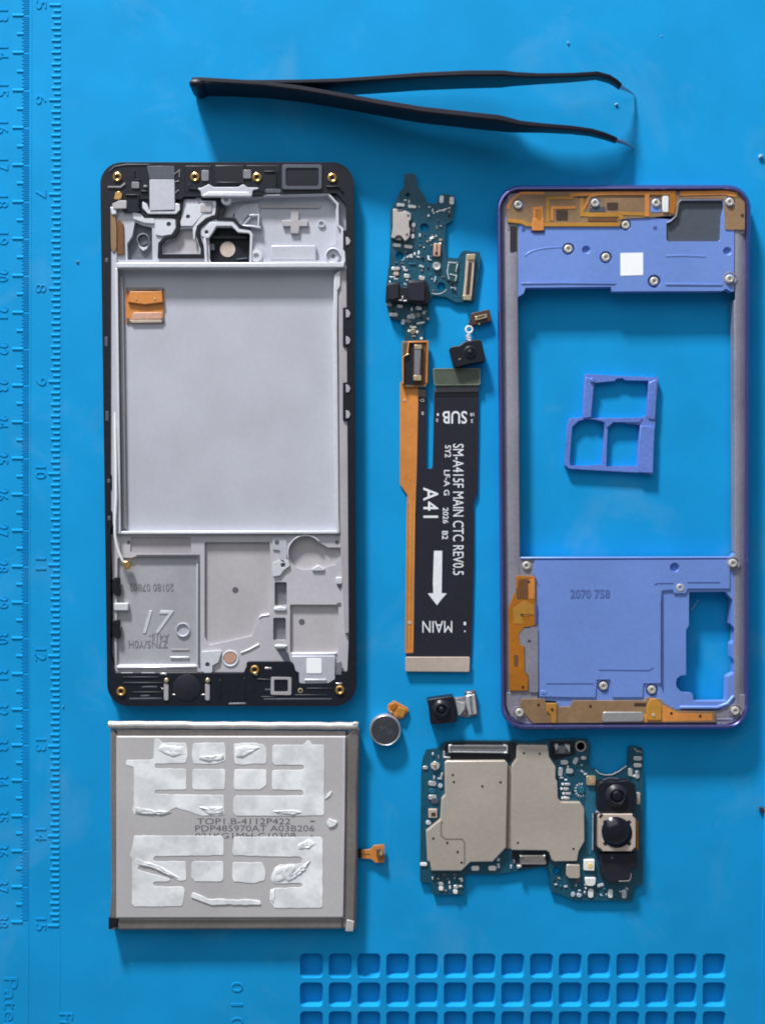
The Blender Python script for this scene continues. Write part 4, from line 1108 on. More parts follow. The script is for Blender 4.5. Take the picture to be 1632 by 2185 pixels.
# ================================================================== SIM TRAY
st = thing('sim_tray', 'violet-blue card tray with three openings lying inside the midframe', 'sim tray', 1305, 905)
cc = lambda p: cr(1180, 780, 6.528, p)
so = cc([(440, 135), (470, 118), (830, 140), (1460, 165), (1455, 300), (1425, 620), (1415, 850), (1390, 1515), (1350, 1520), (1290, 1495), (700, 1465), (220, 1435), (165, 1385), (180, 1100), (200, 830), (230, 735), (410, 722), (420, 500)])
h1 = cc([(575, 240), (640, 235), (720, 225), (850, 215), (880, 180), (960, 175), (1010, 205), (1320, 210), (1330, 260), (1320, 400), (1300, 690), (1240, 725), (640, 730), (535, 735), (540, 560)])
h2 = cc([(262, 855), (350, 770), (450, 745), (560, 750), (700, 790), (712, 850), (700, 1100), (680, 1380), (420, 1395), (235, 1390), (225, 1330)])
h3 = cc([(758, 880), (830, 785), (900, 790), (1205, 825), (1195, 1000), (1170, 1400), (900, 1400), (735, 1405), (745, 1100)])
plate('frame', st, 'tray_blue', so, 0.1, 1.7, holes=[h1, h2, h3], bevel=0.18)
plate('tray_head', st, 'tray_blue', fillet(cc([(1215, 835), (1410, 845), (1390, 1500), (1180, 1490), (1190, 1100)]), 2, 2), 1.0, 2.1, bevel=0.25)
plate('side_bar', st, 'tray_blue', fillet(cc([(445, 150), (560, 200), (565, 300), (530, 720), (410, 740), (425, 500)]), 3, 2), 1.2, 2.05, bevel=0.2)
plate('side_bar', st, 'tray_blue', fillet(cc([(1325, 240), (1450, 180), (1430, 620), (1415, 760), (1320, 740)]), 3, 2), 1.2, 2.0, bevel=0.2)
plate('corner_pin', st, 'tray_blue', circ(1263.5, 811, 5, 12), 1.6, 2.5, bevel=0.12)
plate('cross_bar', st, 'tray_blue', cc([(550, 740), (1240, 722), (1210, 790), (840, 790), (740, 870), (715, 790), (640, 770)]), 1.4, 1.9, bevel=0.1)

# ================================================================== SUB BOARD
sb = thing('charging_board', 'narrow dark blue charging circuit board with black jack block and gold strip connector', 'circuit board', 890, 560)
c4 = lambda p: cr(800, 360, 6.277, p)
c5 = lambda p: cr(800, 580, 6.277, p)
sbo = c4([(400, 75), (470, 60), (545, 75), (570, 250), (640, 330), (700, 460), (830, 470), (860, 350), (960, 340), (1065, 365), (1070, 470), (1050, 560), (1040, 690), (950, 745), (935, 1000), (960, 1190), (1110, 1200), (1150, 1120), (1200, 1095), (1400, 1115), (1415, 1200)]) \
    + c5([(1340, 380), (1290, 400), (1080, 410), (950, 335), (770, 315), (720, 420), (720, 600), (650, 720), (645, 920), (400, 920), (395, 720), (340, 650), (200, 620), (145, 400), (150, 200), (170, 30)]) \
    + c4([(190, 1250), (200, 1000), (210, 560), (280, 440), (330, 310), (390, 240)])
sbh = [circ(905.5, 485.5, 9.5, 18), circ(853, 546, 9, 18), circ(941, 611, 9, 18), circ(870, 416, 5, 12)]
pb = plate('board', sb, 'pcb', fillet(sbo, 2, 2), 0.3, 1.1, holes=sbh, bevel=0.08)
usb = plate('connector_shell', sb, 'shell', fillet(c4([(240, 540), (300, 535), (310, 580), (380, 580), (400, 560), (440, 575), (480, 600), (480, 680), (455, 700), (455, 780), (470, 800), (465, 900), (440, 940), (400, 970), (370, 930), (350, 900), (300, 890), (260, 930), (215, 920), (240, 780)]), 1, 2), 1.0, 2.6, bevel=0.2)
plate('shell_slot', usb, 'hole_grey', fillet(c4([(300, 545), (380, 540), (385, 585), (305, 580)]), 1, 2), 1.0, 2.3, bevel=0)
plate('shell_slot', usb, 'hole_grey', fillet(c4([(265, 895), (355, 895), (350, 960), (260, 950)]), 1, 2), 1.0, 2.3, bevel=0)
for (x, y) in ((445, 625), (428, 880)):
    plate('shell_slot', usb, 'hole_grey', circ(800 + x/6.277, 360 + y/6.277, 3, 8), 2.4, 2.66, bevel=0)
pads = []
def pad(cx, cy, w, h, ang=0, m_='solder', z=0.35, nm='solder_pad', par=None, zb=1.05):
    return plate(nm, par or sb, m_, rot(fillet(rect(cx - w/2, cy - h/2, cx + w/2, cy + h/2), min(w, h)*.38, 3), cx, cy, ang), zb, zb + z, bevel=0.08)
for a in ((854.5, 437, 18, 7.5, 5), (879, 440.5, 18, 7, 8), (847, 523, 17, 8, 5), (871, 526, 18, 7.5, 8), (942, 425, 9, 17, 2), (963.5, 428, 10, 17, 4),
          (868, 589, 13, 9, 5), (900, 593, 13, 9, 5), (844, 573, 18, 7, -3)):
    pad(*a)
for a in ((830, 649.5, 12, 6, 10), (853, 653, 13, 7, 5), (893, 657, 13, 8, 15), (839.5, 671, 18, 8, 2)):
    pad(*a)
for (x, y, w, h, g, m_) in ((882, 480, 8, 10, 0, 'solder'), (881, 491, 8, 9, 0, 'mid_grey'), (880, 504, 7, 10, 0, 'white_ceramic'), (922, 508, 10, 4, -25, 'solder'), (918, 511, 4, 7, 0, 'solder'),
                      (876, 545, 10, 5, -20, 'glue'), (885, 542, 5, 6, 10, 'solder'), (892, 548, 8, 4, 10, 'glue'), (914, 550, 4, 10, -10, 'white_ceramic'), (918, 554, 6, 3, 20, 'solder'),
                      (880, 563, 16, 3, 0, 'pcb_trace'), (899, 568, 10, 5, 20, 'glue'), (861, 570, 8, 5, 15, 'glue'), (845, 584, 12, 8, 0, 'beige'), (846, 578, 12, 4, 0, 'brown'),
                      (928, 596, 3, 12, 15, 'glue'), (914, 460, 6, 6, 20, 'glue'), (923, 449, 4, 8, 0, 'glue'), (877, 676, 17, 9, 5, 'glue'), (871, 685, 12, 8, 20, 'mid_grey'),
                      (892, 672, 10, 10, 10, 'mid_grey'), (904, 668, 6, 4, 40, 'solder'), (913, 680, 6, 5, 20, 'glue'), (860, 687, 8, 12, 20, 'glue'), (897, 689, 18, 4, -10, 'white_ceramic'),
                      (899, 722, 6, 5, 0, 'white_ceramic'), (865, 576, 10, 5, 10, 'solder'), (900, 577, 5, 4, 0, 'mid_grey')):
    pad(x, y, w, h, g, m_, z=0.3, nm='chip_part')
plate('fine_solder', sb, 'solder', strip_poly(c4([(820, 585), (860, 560), (900, 560), (940, 540), (1010, 520)]), 3.5), 1.05, 1.3, bevel=0.1)
plate('fine_trace', sb, 'glue', strip_poly(bez((921, 625), (940, 632), (952, 618), 6), 2), 1.05, 1.18, bevel=0)
plate('fine_trace', sb, 'glue', strip_poly(bez((857, 556), (862, 554), (864, 548), 4), 1.8), 1.05, 1.18, bevel=0)
plate('ic_chip', sb, 'pcb_green', fillet(rot(rect(953, 557, 977, 600), 965, 578, 3), 2, 2), 1.0, 1.5, bevel=0.1)
for p in ([(956, 560), (976, 561)], [(957, 562), (954, 580), (958, 596)], [(976, 563), (972, 580)], [(960, 585), (974, 588), (971, 600)], [(962, 606), (967, 600), (962, 613)], [(961, 614), (971, 614), (971, 619)]):
    strip('chip_outline', sb, 'glue', p, 2.4, 1.4, 1.62, bevel=0.05)
cp = plate('microphone', sb, 'copper', fillet(rot(rect(924.5, 519, 940, 547), 932, 533, 3), 3, 2), 1.0, 1.9, bevel=0.15)
plate('port', cp, 'brown', circ(931, 540, 3.5, 10), 1.8, 2.0, bevel=0)
strip('port_line', cp, 'kapton_dark', [(932, 521), (932, 536)], 2, 1.85, 2.0, bevel=0)
pad(939, 519.5, 6, 5, 0, 'white_ceramic')
rev('solder_ring', sb, 'solder', 931.5, 568.5, 1.0, [(9.2, 0), (9.2, .5), (7.5, .8), (3, .7), (2.4, .3), (0.01, .3)], 20)
gc = plate('strip_connector', sb, 'beige', fillet(c4([(1225, 1145), (1340, 1140), (1345, 1210), (1330, 1260)]) + c5([(1320, 40), (1290, 380), (1175, 365), (1180, 300), (1200, 100)]), 1, 2), 1.0, 2.1, bevel=0.15)
strip('contact_row', gc, 'brown', [(1003.5, 560), (1000, 600), (997.5, 630)], 7, 2.05, 2.2, bevel=0.02)
strip('contact_row', gc, 'brass_pale', [(999, 557), (995.5, 600), (992.5, 632)], 1.8, 2.05, 2.3, bevel=0.02)
plate('connector_end', gc, 'brass_pale', fillet(rect(996, 543, 1013, 554), 2, 2), 2.0, 2.4, bevel=0.08)
plate('connector_end', gc, 'brass_pale', fillet(rect(988, 629, 1005, 640), 2, 2), 2.0, 2.4, bevel=0.08)
jk = plate('audio_jack', sb, 'chip_dark', fillet(c5([(150, 180), (200, 140), (330, 140), (340, 200), (430, 200), (440, 110), (680, 110), (725, 200), (715, 430), (560, 420), (380, 400), (140, 400), (145, 280)]), 3, 2), 1.0, 3.6, bevel=0.3)
plate('jack_block', jk, 'black_film', fillet(c5([(440, 130), (660, 120), (680, 190), (670, 400), (440, 385)]), 3, 2), 3.5, 4.1, bevel=0.35)
plate('jack_block', jk, 'black_film', fillet(c5([(190, 150), (325, 150), (325, 350), (250, 380), (170, 370), (180, 250)]), 3, 2), 3.5, 4.0, bevel=0.35)
for (x, y, w, h, g) in ((200, 140, 5, 3, -30), (285, 95, 9, 3, 0), (405, 165, 7, 3.5, 20), (430, 110, 6, 3, 0), (370, 345, 3, 7, 10), (345, 380, 8, 2.5, 5), (405, 388, 8, 3, -10), (235, 70, 12, 3, 0)):
    pad(800 + x/6.277, 580 + y/6.277, w, h, g, 'solder', z=0.25, nm='contact_pin', par=jk, zb=3.55)
for (x, y, w, h, g) in ((510, 740, 14, 4, 0), (455, 790, 5, 6, 30), (565, 805, 5, 6, 20), (518, 858, 8, 3, 0)):
    pad(800 + x/6.277, 580 + y/6.277, w, h, g, 'white_ceramic', z=0.2)
rev('coaxial_socket', sb, 'brass_pale', 881, 707, 1.0, [(5.5, 0), (5.5, .6), (4, .65), (3.6, .2), (1.3, .2), (1.2, .6), (0.01, .6)], 16)

def inside(p, poly):
    c = False
    for i in range(len(poly)):
        (x1, y1), (x2, y2) = poly[i - 1], poly[i]
        if (y1 > p[1]) != (y2 > p[1]) and p[0] < (x2 - x1) * (p[1] - y1) / (y2 - y1 + 1e-9) + x1: c = not c
    return c
def scatter(par, board, avoid, n, zb, seed, lo=3, hi=7):
    rnd = random.Random(seed)
    xs = [p[0] for p in board]; ys = [p[1] for p in board]
    taken = []
    k = 0
    for _ in range(6000):
        if k >= n: break
        x, y = rnd.uniform(min(xs), max(xs)), rnd.uniform(min(ys), max(ys))
        w, h = rnd.choice([(6, 3.4), (3.4, 6), (5, 5), (8, 4), (4, 3), (3, 4), (4, 8)])
        if not all(inside((x + dx, y + dy), board) for dx in (-7, 7) for dy in (-7, 7)): continue
        if any(a[0] - 3 < x < a[2] + 3 and a[1] - 3 < y < a[3] + 3 for a in avoid): continue
        if any(abs(x - t[0]) < 7.5 and abs(y - t[1]) < 7 for t in taken): continue
        taken.append((x, y)); k += 1
        m_ = rnd.choice(['solder', 'glue', 'glue', 'mid_grey', 'white_ceramic', 'dark_grey', 'pcb_trace', 'brass_pale', 'chip_dark'])
        pad(x, y, w, h, rnd.choice([0, 0, 0, 4, 90, 30]), m_, z=rnd.uniform(.12, .4), nm='chip_part', par=par, zb=zb)
def traces(par, board, avoid, n, zb, seed):
    """fine raised conductor lines, one joined part"""
    rnd = random.Random(seed)
    xs = [p[0] for p in board]; ys = [p[1] for p in board]
    out_ = []
    for _ in range(8000):
        if len(out_) >= n: break
        x, y = rnd.uniform(min(xs), max(xs)), rnd.uniform(min(ys), max(ys))
        L = rnd.uniform(8, 26); d = rnd.choice([(1, 0), (0, 1), (.7, .7), (-.7, .7)])
        pts = [(x, y), (x + d[0]*L*.5, y + d[1]*L*.5)]
        e = rnd.choice([(1, 0), (0, 1)]); pts.append((pts[1][0] + e[0]*L*.5, pts[1][1] + e[1]*L*.5 + .01))
        if (Vector(pts[2]) - Vector(pts[0])).length < 4: continue
        if not all(inside(p, board) for p in pts): continue
        if any(a[0] < p[0] < a[2] and a[1] < p[1] < a[3] for a in avoid for p in pts): continue
        out_.append(strip_poly(pts, 1.2))
    vs, fs = [], []
    for i, p in enumerate(out_):
        prism_data(p, None, zb - .05, zb + .075 + .0004 * i, 0, vs, fs)
    me = mk(vs, fs, 'traces')
    bm = bmesh.new(); bm.from_mesh(me); bmesh.ops.recalc_face_normals(bm, faces=bm.faces); bm.to_mesh(me); bm.free()
    return link('conductor_traces', me, par, 'pcb_trace', kind='stuff')
av = [(832, 440, 890, 530), (895, 475, 916, 497), (843, 536, 863, 556), (931, 600, 951, 622), (822, 592, 918, 652), (950, 538, 1022, 645), (924, 516, 942, 580), (935, 413, 972, 438), (862, 366, 892, 424), (863, 700, 905, 730), (838, 568, 908, 600), (885, 395, 910, 430)]
scatter(sb, sbo, av, 46, 1.05, 21)
traces(sb, sbo, [(895, 475, 916, 497), (843, 536, 863, 556), (931, 600, 951, 622), (864, 408, 876, 424)], 70, 1.1, 22)

# ================================================================== FLEX CABLES
df = thing('display_flex_cable', 'long orange ribbon cable with brown framed connector at its upper end', 'ribbon cable', 875, 1060)
plate('ribbon', df, 'kapton', fillet([(853.5, 815), (893, 815), (891, 900), (889, 1010), (887, 1060), (885.6, 1100), (882, 1393), (864, 1394), (865, 1324), (867.5, 1106), (869, 1056), (853, 1033), (853, 930)], 3, 3), 0.3, 0.62, bevel=0.04)
plate('ribbon_edge', df, 'kapton_yellow', strip_poly([(880, 1060), (878, 1200), (875, 1380)], 3), 0.6, 0.66, bevel=0)
hd = plate('connector_plate', df, 'kapton_brown', fillet([(857, 728), (914, 726), (914, 815), (908, 826), (858, 825)], 4, 3), 1.0, 1.5, bevel=0.08)
strip('plate_edge', hd, 'kapton', [(860, 820), (860, 762), (869, 755), (872, 730), (912, 729), (910, 818)], 3.4, 1.4, 2.1, bevel=0.1)
plate('dark_patch', hd, 'chip_dark', fillet([(862, 764), (872, 758), (872, 732), (908, 732), (906, 818), (900, 822), (862, 820)], 2, 2), 1.45, 1.6, bevel=0)
plate('brown_patch', hd, 'kapton_dark', fillet([(882, 733), (908, 733), (906, 815), (900, 821), (882, 820)], 2, 2), 1.58, 1.68, bevel=0)
plate('green_patch', hd, 'pad_green', fillet([(861, 732), (872, 731), (872, 752), (860, 760)], 1, 2), 1.58, 1.75, bevel=0.02)
ct = plate('socket', hd, 'brown', fillet([(883, 734), (901, 734), (900, 815), (880, 814)], 2, 2), 1.6, 2.7, bevel=0.2)
plate('socket_bar', ct, 'mid_grey', [(885, 745), (898, 745), (896, 802), (883, 801)], 2.6, 2.95, bevel=0.15)
plate('socket_end', ct, 'brass_pale', fillet(rect(884, 736, 900, 745), 1, 2), 2.6, 3.05, bevel=0.1)
plate('socket_end', ct, 'brass_pale', fillet(rect(882, 801, 899, 812), 1, 2), 2.6, 3.05, bevel=0.1)
strip('plate_edge', hd, 'brass_pale', [(862, 760), (868, 757), (872, 754)], 2, 1.7, 2.3, bevel=0.05)
for i_, x_ in enumerate((869, 871.5, 877.5)):
    strip('ribbon_line', df, 'kapton_dark' if i_ == 1 else 'kapton_yellow', [(x_, 1075), (x_ - 1.5, 1200), (x_ - 3, 1385)], 0.9, 0.5, 0.66, bevel=0)
text('printed_text', df, 'white_print', 'OCTA', 876, 852, 887, 886, 0.62, 90, h=0.03)
text('printed_text', df, 'kapton_dark', 'C 9801', 870, 922, 877, 965, 0.62, 90, h=0.02)
plate('solder_dot', df, 'beige', circ(863, 854, 3, 8), 0.6, 0.75, bevel=0.03)
plate('solder_dot', df, 'beige', circ(874, 1329, 4, 10), 0.6, 0.75, bevel=0.03)

bf_ = thing('main_flex_cable', 'wide black ribbon cable with white SUB, MAIN and arrow print', 'ribbon cable', 960, 1110)
bo = [(892.5, 829), (911, 831), (910, 900), (909, 998), (912, 1000), (920, 1000), (923, 996), (925, 900), (926.5, 832), (1021, 832), (1020, 900), (1018, 1052), (1010, 1070), (1010, 1200), (1007, 1320), (1004, 1403), (866, 1403), (866, 1396), (882.5, 1394),
      (885.5, 1300), (887, 1100), (889, 1010)]
plate('ribbon', bf_, 'black_film', bo, 0.35, 0.75, bevel=0.05)
p_ = plate('end_pad', bf_, 'pad_green', fillet([(923, 786), (1025, 785), (1025, 822), (926, 823)], 4, 3), 0.6, 1.6, bevel=0.15)
pe = fillet([(925.5, 788.5), (1022.5, 787.5), (1022.5, 819.5), (928.5, 820.5)], 3, 3)
plate('pad_border', p_, 'pad_edge', fillet([(923.5, 786.5), (1024.5, 785.5), (1024.5, 821.5), (926.5, 822.5)], 4, 3), 1.55, 1.68, holes=[pe], bevel=0.02)
plate('grey_band', bf_, 'pad_grey', [(929, 822), (1021, 821), (1021, 836), (928, 837)], 0.72, 0.95, bevel=0.05)
plate('dark_band', bf_, 'chip_dark', [(928, 837), (1021, 836), (1021, 845), (927, 846)], 0.72, 0.82, bevel=0.02)
plate('grey_band', bf_, 'pad_grey', [(893, 830), (910, 832), (909, 848), (893, 846)], 0.72, 0.85, bevel=0.02)
plate('contact_strip', bf_, 'beige', fillet([(865, 1402), (1002.5, 1402), (1001.5, 1434), (864.5, 1433)], 3, 2), 0.4, 1.3, bevel=0.12)
Z = 0.76
tx = lambda s, a, b, c, d, deg, bold=0.015, spc=1.0: text('printed_text', bf_, 'white_print', s, a, b, c, d, Z, deg, h=0.03, bold=bold, spc=spc)
tx('SUB', 944, 877, 996, 904, 180, 0.012)
tx('MAIN', 901, 1325, 964.5, 1350, 180, 0.0)
tx('A41', 903, 1040, 935, 1105, 90, 0.01, 1.1)
tx('SM-A415F MAIN CTC REV0.5', 966, 947, 989, 1227, 90, 0.004)
tx('SY2', 949, 950, 962, 976, 90, 0.012)
tx('LF-A', 947, 1003, 959.5, 1038, 90, 0.012)
tx('G', 946.5, 1045, 958.5, 1057, 90, 0.012)
tx('2026', 944.5, 1083, 956.5, 1117, 90, 0.012)
tx('B2', 943, 1133, 955.5, 1151, 90, 0.012)
for (s, a, b, c, d) in (('10', 1003, 881, 1011, 888), ('2', 1004, 895, 1009, 902), ('1', 932, 882, 936, 887), ('2', 930, 894, 935, 900), ('D', 896, 851, 905, 857), ('2', 899, 879, 904, 885), ('1', 989, 1327, 994, 1334), ('.', 990, 1345, 993, 1349)):
    tx(s, a, b, c, d, 180)
ar = cr(840, 1100, 6.243, [(535, 470), (645, 470), (637, 1035), (705, 1038), (640, 1110), (575, 1195), (452, 1038), (525, 1035), (525, 990), (520, 900)])
plate('printed_arrow', bf_, 'white_print', ar, Z - .02, Z + 0.03, bevel=0)
strip('arrow_scratch', bf_, 'black_film', cr(840, 1100, 6.243, [(600, 1020), (545, 1005), (535, 1040), (565, 1115)]), 1.6, Z, Z + 0.06, bevel=0)

# ================================================================== SMALL CAMERA
k1 = thing('small_camera', 'small square black camera with white squiggle link and brown tab connector', 'camera module', 1000, 745)
bd = plate('housing', k1, 'black_plastic', fillet(c5([(995, 1030), (1020, 1000), (1130, 985), (1200, 930), (1400, 905), (1430, 930), (1480, 1180), (1440, 1210), (1250, 1240), (1080, 1285), (1050, 1250)]), 3, 2), 0.1, 3.4, bevel=0.25)
rev('lens_ring', bd, 'black_film', 1002.5, 751, 3.3, [(14, 0), (13, .15), (11.2, .42), (10.4, .45), (9.6, .2)], 26)
rev('lens', bd, 'lens_glass', 1003, 751, 3.3, [(10, 0.0), (7.5, .28), (4, .5), (0.01, .58)], 24)
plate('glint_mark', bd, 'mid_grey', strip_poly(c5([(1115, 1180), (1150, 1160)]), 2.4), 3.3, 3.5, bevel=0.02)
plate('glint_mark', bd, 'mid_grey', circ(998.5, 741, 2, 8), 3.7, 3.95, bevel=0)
cn = plate('tab_connector', k1, 'brown', fillet(c5([(1290, 555), (1530, 500), (1565, 640), (1540, 665), (1390, 705), (1290, 715), (1250, 700), (1275, 620)]), 2, 2), 0.2, 1.6, bevel=0.12)
so_ = c5([(1335, 600), (1490, 560), (1500, 610), (1345, 650)])
plate('socket_frame', cn, 'brass_pale', fillet(so_, 1, 2), 1.5, 2.1, holes=[c5([(1365, 607), (1470, 580), (1475, 600), (1370, 628)])], bevel=0.05)
plate('solder_dot', cn, 'brass_pale', circ(1022, 691, 2, 8), 1.5, 1.8, bevel=0)
ring = [(1000.5 + 7 * math.cos(a*.3), 703.5 + 7 * math.sin(a*.3), 1.5) for a in range(22)]
tube('link_loop', k1, 'white_ceramic', ring, 2.2, 8)
zz = [(997, 711, 1.4), (1001, 714, 1.5), (994, 716, 1.6), (1003, 718, 1.7), (993, 720, 1.8), (1004, 722, 2.0), (995, 725, 2.2), (1004, 727, 2.4)]
tube('link_squiggle', k1, 'white_ceramic', zz, 2.3, 8)

# ================================================================== FRONT CAMERA
k2 = thing('front_camera', 'black square camera module with silver plug on a short grey flex', 'camera module', 965, 1515)
c8 = lambda p: cr(780, 1450, 6.277, p)
hb = plate('housing', k2, 'black_plastic', fillet(c8([(820, 270), (1165, 220), (1180, 240), (1230, 560), (1200, 575), (870, 605), (850, 400)]), 2, 2), 0.1, 4.2, bevel=0.2)
rev('lens_barrel', hb, 'chip_dark', 942, 1514, 4.1, [(21, 0), (19, .25), (15.5, .7), (13, .9), (11, .9), (9, .4)], 28)
rev('lens', hb, 'lens_glass', 942, 1515, 4.1, [(9.5, .3), (7.5, .58), (5, .8), (2.5, .95), (0.01, 1.0)], 24)
plate('flex', k2, 'mid_grey', fillet(c8([(1200, 250), (1300, 255), (1350, 300), (1345, 470), (1280, 485), (1240, 490), (1215, 330)]), 2, 2), 0.4, 1.2, bevel=0.08)
plate('flex_base', k2, 'pouch_edge', c8([(1180, 245), (1340, 230), (1480, 190), (1510, 480), (1360, 505), (1240, 500)]), 0.2, 0.7, bevel=0.05)
plate('flex_pad', k2, 'solder', fillet(c8([(1205, 255), (1235, 290), (1330, 310), (1325, 400), (1260, 480), (1230, 480)]), 1, 2), 1.1, 1.6, bevel=0.1)
pg = plate('plug', k2, 'solder', fillet(c8([(1340, 215), (1460, 195), (1490, 460), (1385, 480), (1355, 380)]), 2, 2), 0.6, 2.0, bevel=0.15)
strip('plug_slot', pg, 'mid_grey', c8([(1400, 215), (1425, 455)]), 6, 1.9, 2.12, bevel=0.02)
plate('plug_cap', pg, 'dark_grey', fillet(c8([(1325, 165), (1470, 145), (1480, 190), (1330, 210)]), 2, 2), 0.4, 1.6, bevel=0.1)
pad(1001, 1478.5, 12, 3.5, -5, 'solder', par=pg, zb=1.5)

# ================================================================== VIBRATION MOTOR
vm_ = thing('vibration_motor', 'round coin vibration motor with dark face and folded orange flex tail', 'motor', 822, 1560)
mo = c8([(300, 340), (380, 285), (450, 320), (560, 380), (580, 410), (500, 525), (440, 520), (330, 450), (290, 400)])
plate('flex_tail', vm_, 'kapton', fillet(mo, 3, 2), 0.3, 0.9, bevel=0.1)
plate('flex_pad', vm_, 'kapton_yellow', fillet(c8([(440, 370), (550, 400), (500, 515), (420, 480), (405, 430)]), 2, 2), 0.85, 1.3, bevel=0.12)
plate('flex_pad', vm_, 'kapton_orange', fillet(c8([(330, 340), (390, 310), (430, 340), (390, 400), (330, 420)]), 2, 2), 0.85, 1.2, bevel=0.12)
plate('solder_dot', vm_, 'brass_pale', circ(835, 1520, 3, 8), 1.0, 1.6, bevel=0.05)
rev('can', vm_, 'steel', 822, 1558.5, 0.1, [(31, 0), (33.5, .3), (33.5, 2.2), (32.5, 2.6), (31, 2.75), (29.5, 2.6)], 48)
rev('face', vm_, 'motor_face', 822, 1559, 0.1, [(30, 2.3), (30, 2.6), (28, 2.65), (0.01, 2.6)], 40)
text('printed_mark', vm_, 'dark_grey', 'M', 812, 1549, 825, 1561, 2.76, 30 and 0, h=0.02)
text('printed_mark', vm_, 'dark_grey', '9A', 824, 1556, 838, 1568, 2.76, 0, h=0.02)

# ================================================================== BATTERY
bt = thing('battery', 'grey pouch battery with torn white adhesive strips and small orange connector', 'battery', 497, 1762)
def loft(name, parent, m, rings, bevel=0.0):
    """rings: list of (list of px pts, z)"""
    vs, fs = [], []
    n = len(rings[0][0])
    for pts, z in rings:
        for p in pts: vs.append(P(p[0], p[1], z))
    for i in range(len(rings) - 1):
        for k in range(n):
            fs.append((i*n+k, i*n+(k+1) % n, (i+1)*n+(k+1) % n, (i+1)*n+k))
    fs.append(tuple(range(n))); fs.append(tuple(range((len(rings)-1)*n, len(rings)*n)))
    me = mk(vs, fs, name)
    bm = bmesh.new(); bm.from_mesh(me); bmesh.ops.recalc_face_normals(bm, faces=bm.faces); bm.to_mesh(me); bm.free()
    return link(name, me, parent, m, bevel=bevel, smooth=False)
BB = [(236, 1545), (763, 1548), (758, 1984), (236, 1985)]
BT = [(252, 1573), (736, 1573), (730, 1956), (252, 1957)]
loft('cell_body', bt, 'pouch', [(fillet([(249, 1570), (739, 1570), (733, 1959), (249, 1960)], 2, 2), 0.1), (fillet([(249, 1570), (739, 1570), (733, 1959), (249, 1960)], 2, 2), 4.25), (fillet(BT, 2, 2), 4.7)], 0.1)
# folded seams
def seam(name, m, pts, r, z, flat=.6, n=10):
    return tube(name, bt, m, [(p[0], p[1], z) for p in pts], r, n, flat)
random.seed(9)
def wob(x0, y0, x1, y1, n=14, a=1.0):
    return [(x0 + (x1-x0)*k/n + random.uniform(-a, a)*(0 if abs(x1-x0) > abs(y1-y0) else 1), y0 + (y1-y0)*k/n + random.uniform(-a, a)*(1 if abs(x1-x0) > abs(y1-y0) else 0)) for k in range(n+1)]
plate('side_fold', bt, 'pouch_edge', [(236, 1548), (251, 1570), (252, 1958), (247, 1986), (233, 1984), (238, 1900), (236, 1700)], 0.3, 4.2, bevel=0.35)
plate('side_fold', bt, 'pouch_edge', [(736, 1572), (758, 1552), (765, 1560), (762, 1700), (762, 1800), (757, 1960), (754, 1984), (731, 1982), (730, 1956)], 0.3, 4.1, bevel=0.5)
plate('end_fold', bt, 'pouch_edge', [(251, 1958), (731, 1957), (733, 1984), (250, 1986)], 0.3, 4.0, bevel=0.7)
plate('end_fold', bt, 'pouch_edge', [(250, 1556), (738, 1560), (738, 1573), (250, 1571)], 0.3, 4.3, bevel=0.25)
seam('folded_seam', 'pouch_bright', wob(233, 1546.5, 764, 1549.5, 26, .8), 8, 3.9, 0.85)  # paler pouch colour puts in the brightness of the slope facing the window
plate('corner_tab', bt, 'pouch_bright', fillet([(752, 1541), (766, 1541), (764, 1552), (752, 1556)], 3, 2), 3.8, 4.8, bevel=0.25)
plate('corner_tab', bt, 'pouch_bright', fillet([(740, 1962), (756, 1966), (754, 1988), (736, 1988), (738, 1980)], 2, 2), 3.2, 4.3, bevel=0.2)
plate('corner_tab', bt, 'black_matte', fillet([(232, 1957), (251, 1958), (250, 1978), (232, 1984)], 2, 2), 3.2, 4.25, bevel=0.2)
strip('side_seam', bt, 'pouch_edge', wob(763, 1556, 757, 1982, 20, .7), 7, 1.0, 2.6, bevel=0.3)
strip('top_crease', bt, 'cast', [(735, 1575), (734, 1760), (731, 1955)], 3, 4.6, 4.85, bevel=0.1)

# adhesive strips
cb = lambda p: cr(210, 1520, 4.46, p)
cb2 = lambda p: cr(490, 1520, 4.46, p)
A = 'tape'
random.seed(12)
def ragged(pts, a=1.0, step=9):
    out_ = []
    n = len(pts)
    for i in range(n):
        p, q = Vector(pts[i]), Vector(pts[(i+1) % n])
        L = (q - p).length
        k = max(1, int(L / step))
        for j in range(k):
            s = j / k
            r = p.lerp(q, s)
            if j: r = r + Vector((random.uniform(-a, a), random.uniform(-a, a)))
            out_.append((r.x, r.y))
    return out_
def tape(pts, a=0.5, z=0.05, round_=4):
    return plate('adhesive_strip', bt, A, ragged(fillet(pts, round_, 3), a), 4.68, 4.7 + z, bevel=0.04)
tape(cb([(535, 250), (580, 255), (610, 290), (832, 292), (850, 350), (850, 420), (832, 482), (540, 487), (540, 535), (838, 540), (838, 735), (540, 740), (540, 780), (1195, 788), (1205, 980), (990, 985), (860, 940), (740, 905), (640, 960), (540, 930), (500, 965), (430, 925), (350, 980), (325, 930), (340, 870), (340, 520), (265, 500), (265, 455), (525, 450)]), 0.7)
tape(cb([(905, 295), (1200, 290), (1212, 350), (1212, 460), (1100, 492), (905, 488), (890, 400)]), 0.9)
tape(cb([(905, 542), (1200, 542), (1208, 560), (1205, 735), (905, 735), (895, 700), (898, 560)]))
tape(cb([(1290, 300), (1480, 290), (1570, 310), (1600, 350), (1600, 490), (1450, 490), (1380, 500), (1300, 490), (1290, 400)]), 1.0)
tape(cb([(1295, 545), (1590, 545), (1600, 560), (1600, 690), (1540, 735), (1295, 735), (1290, 700)]), 0.6)
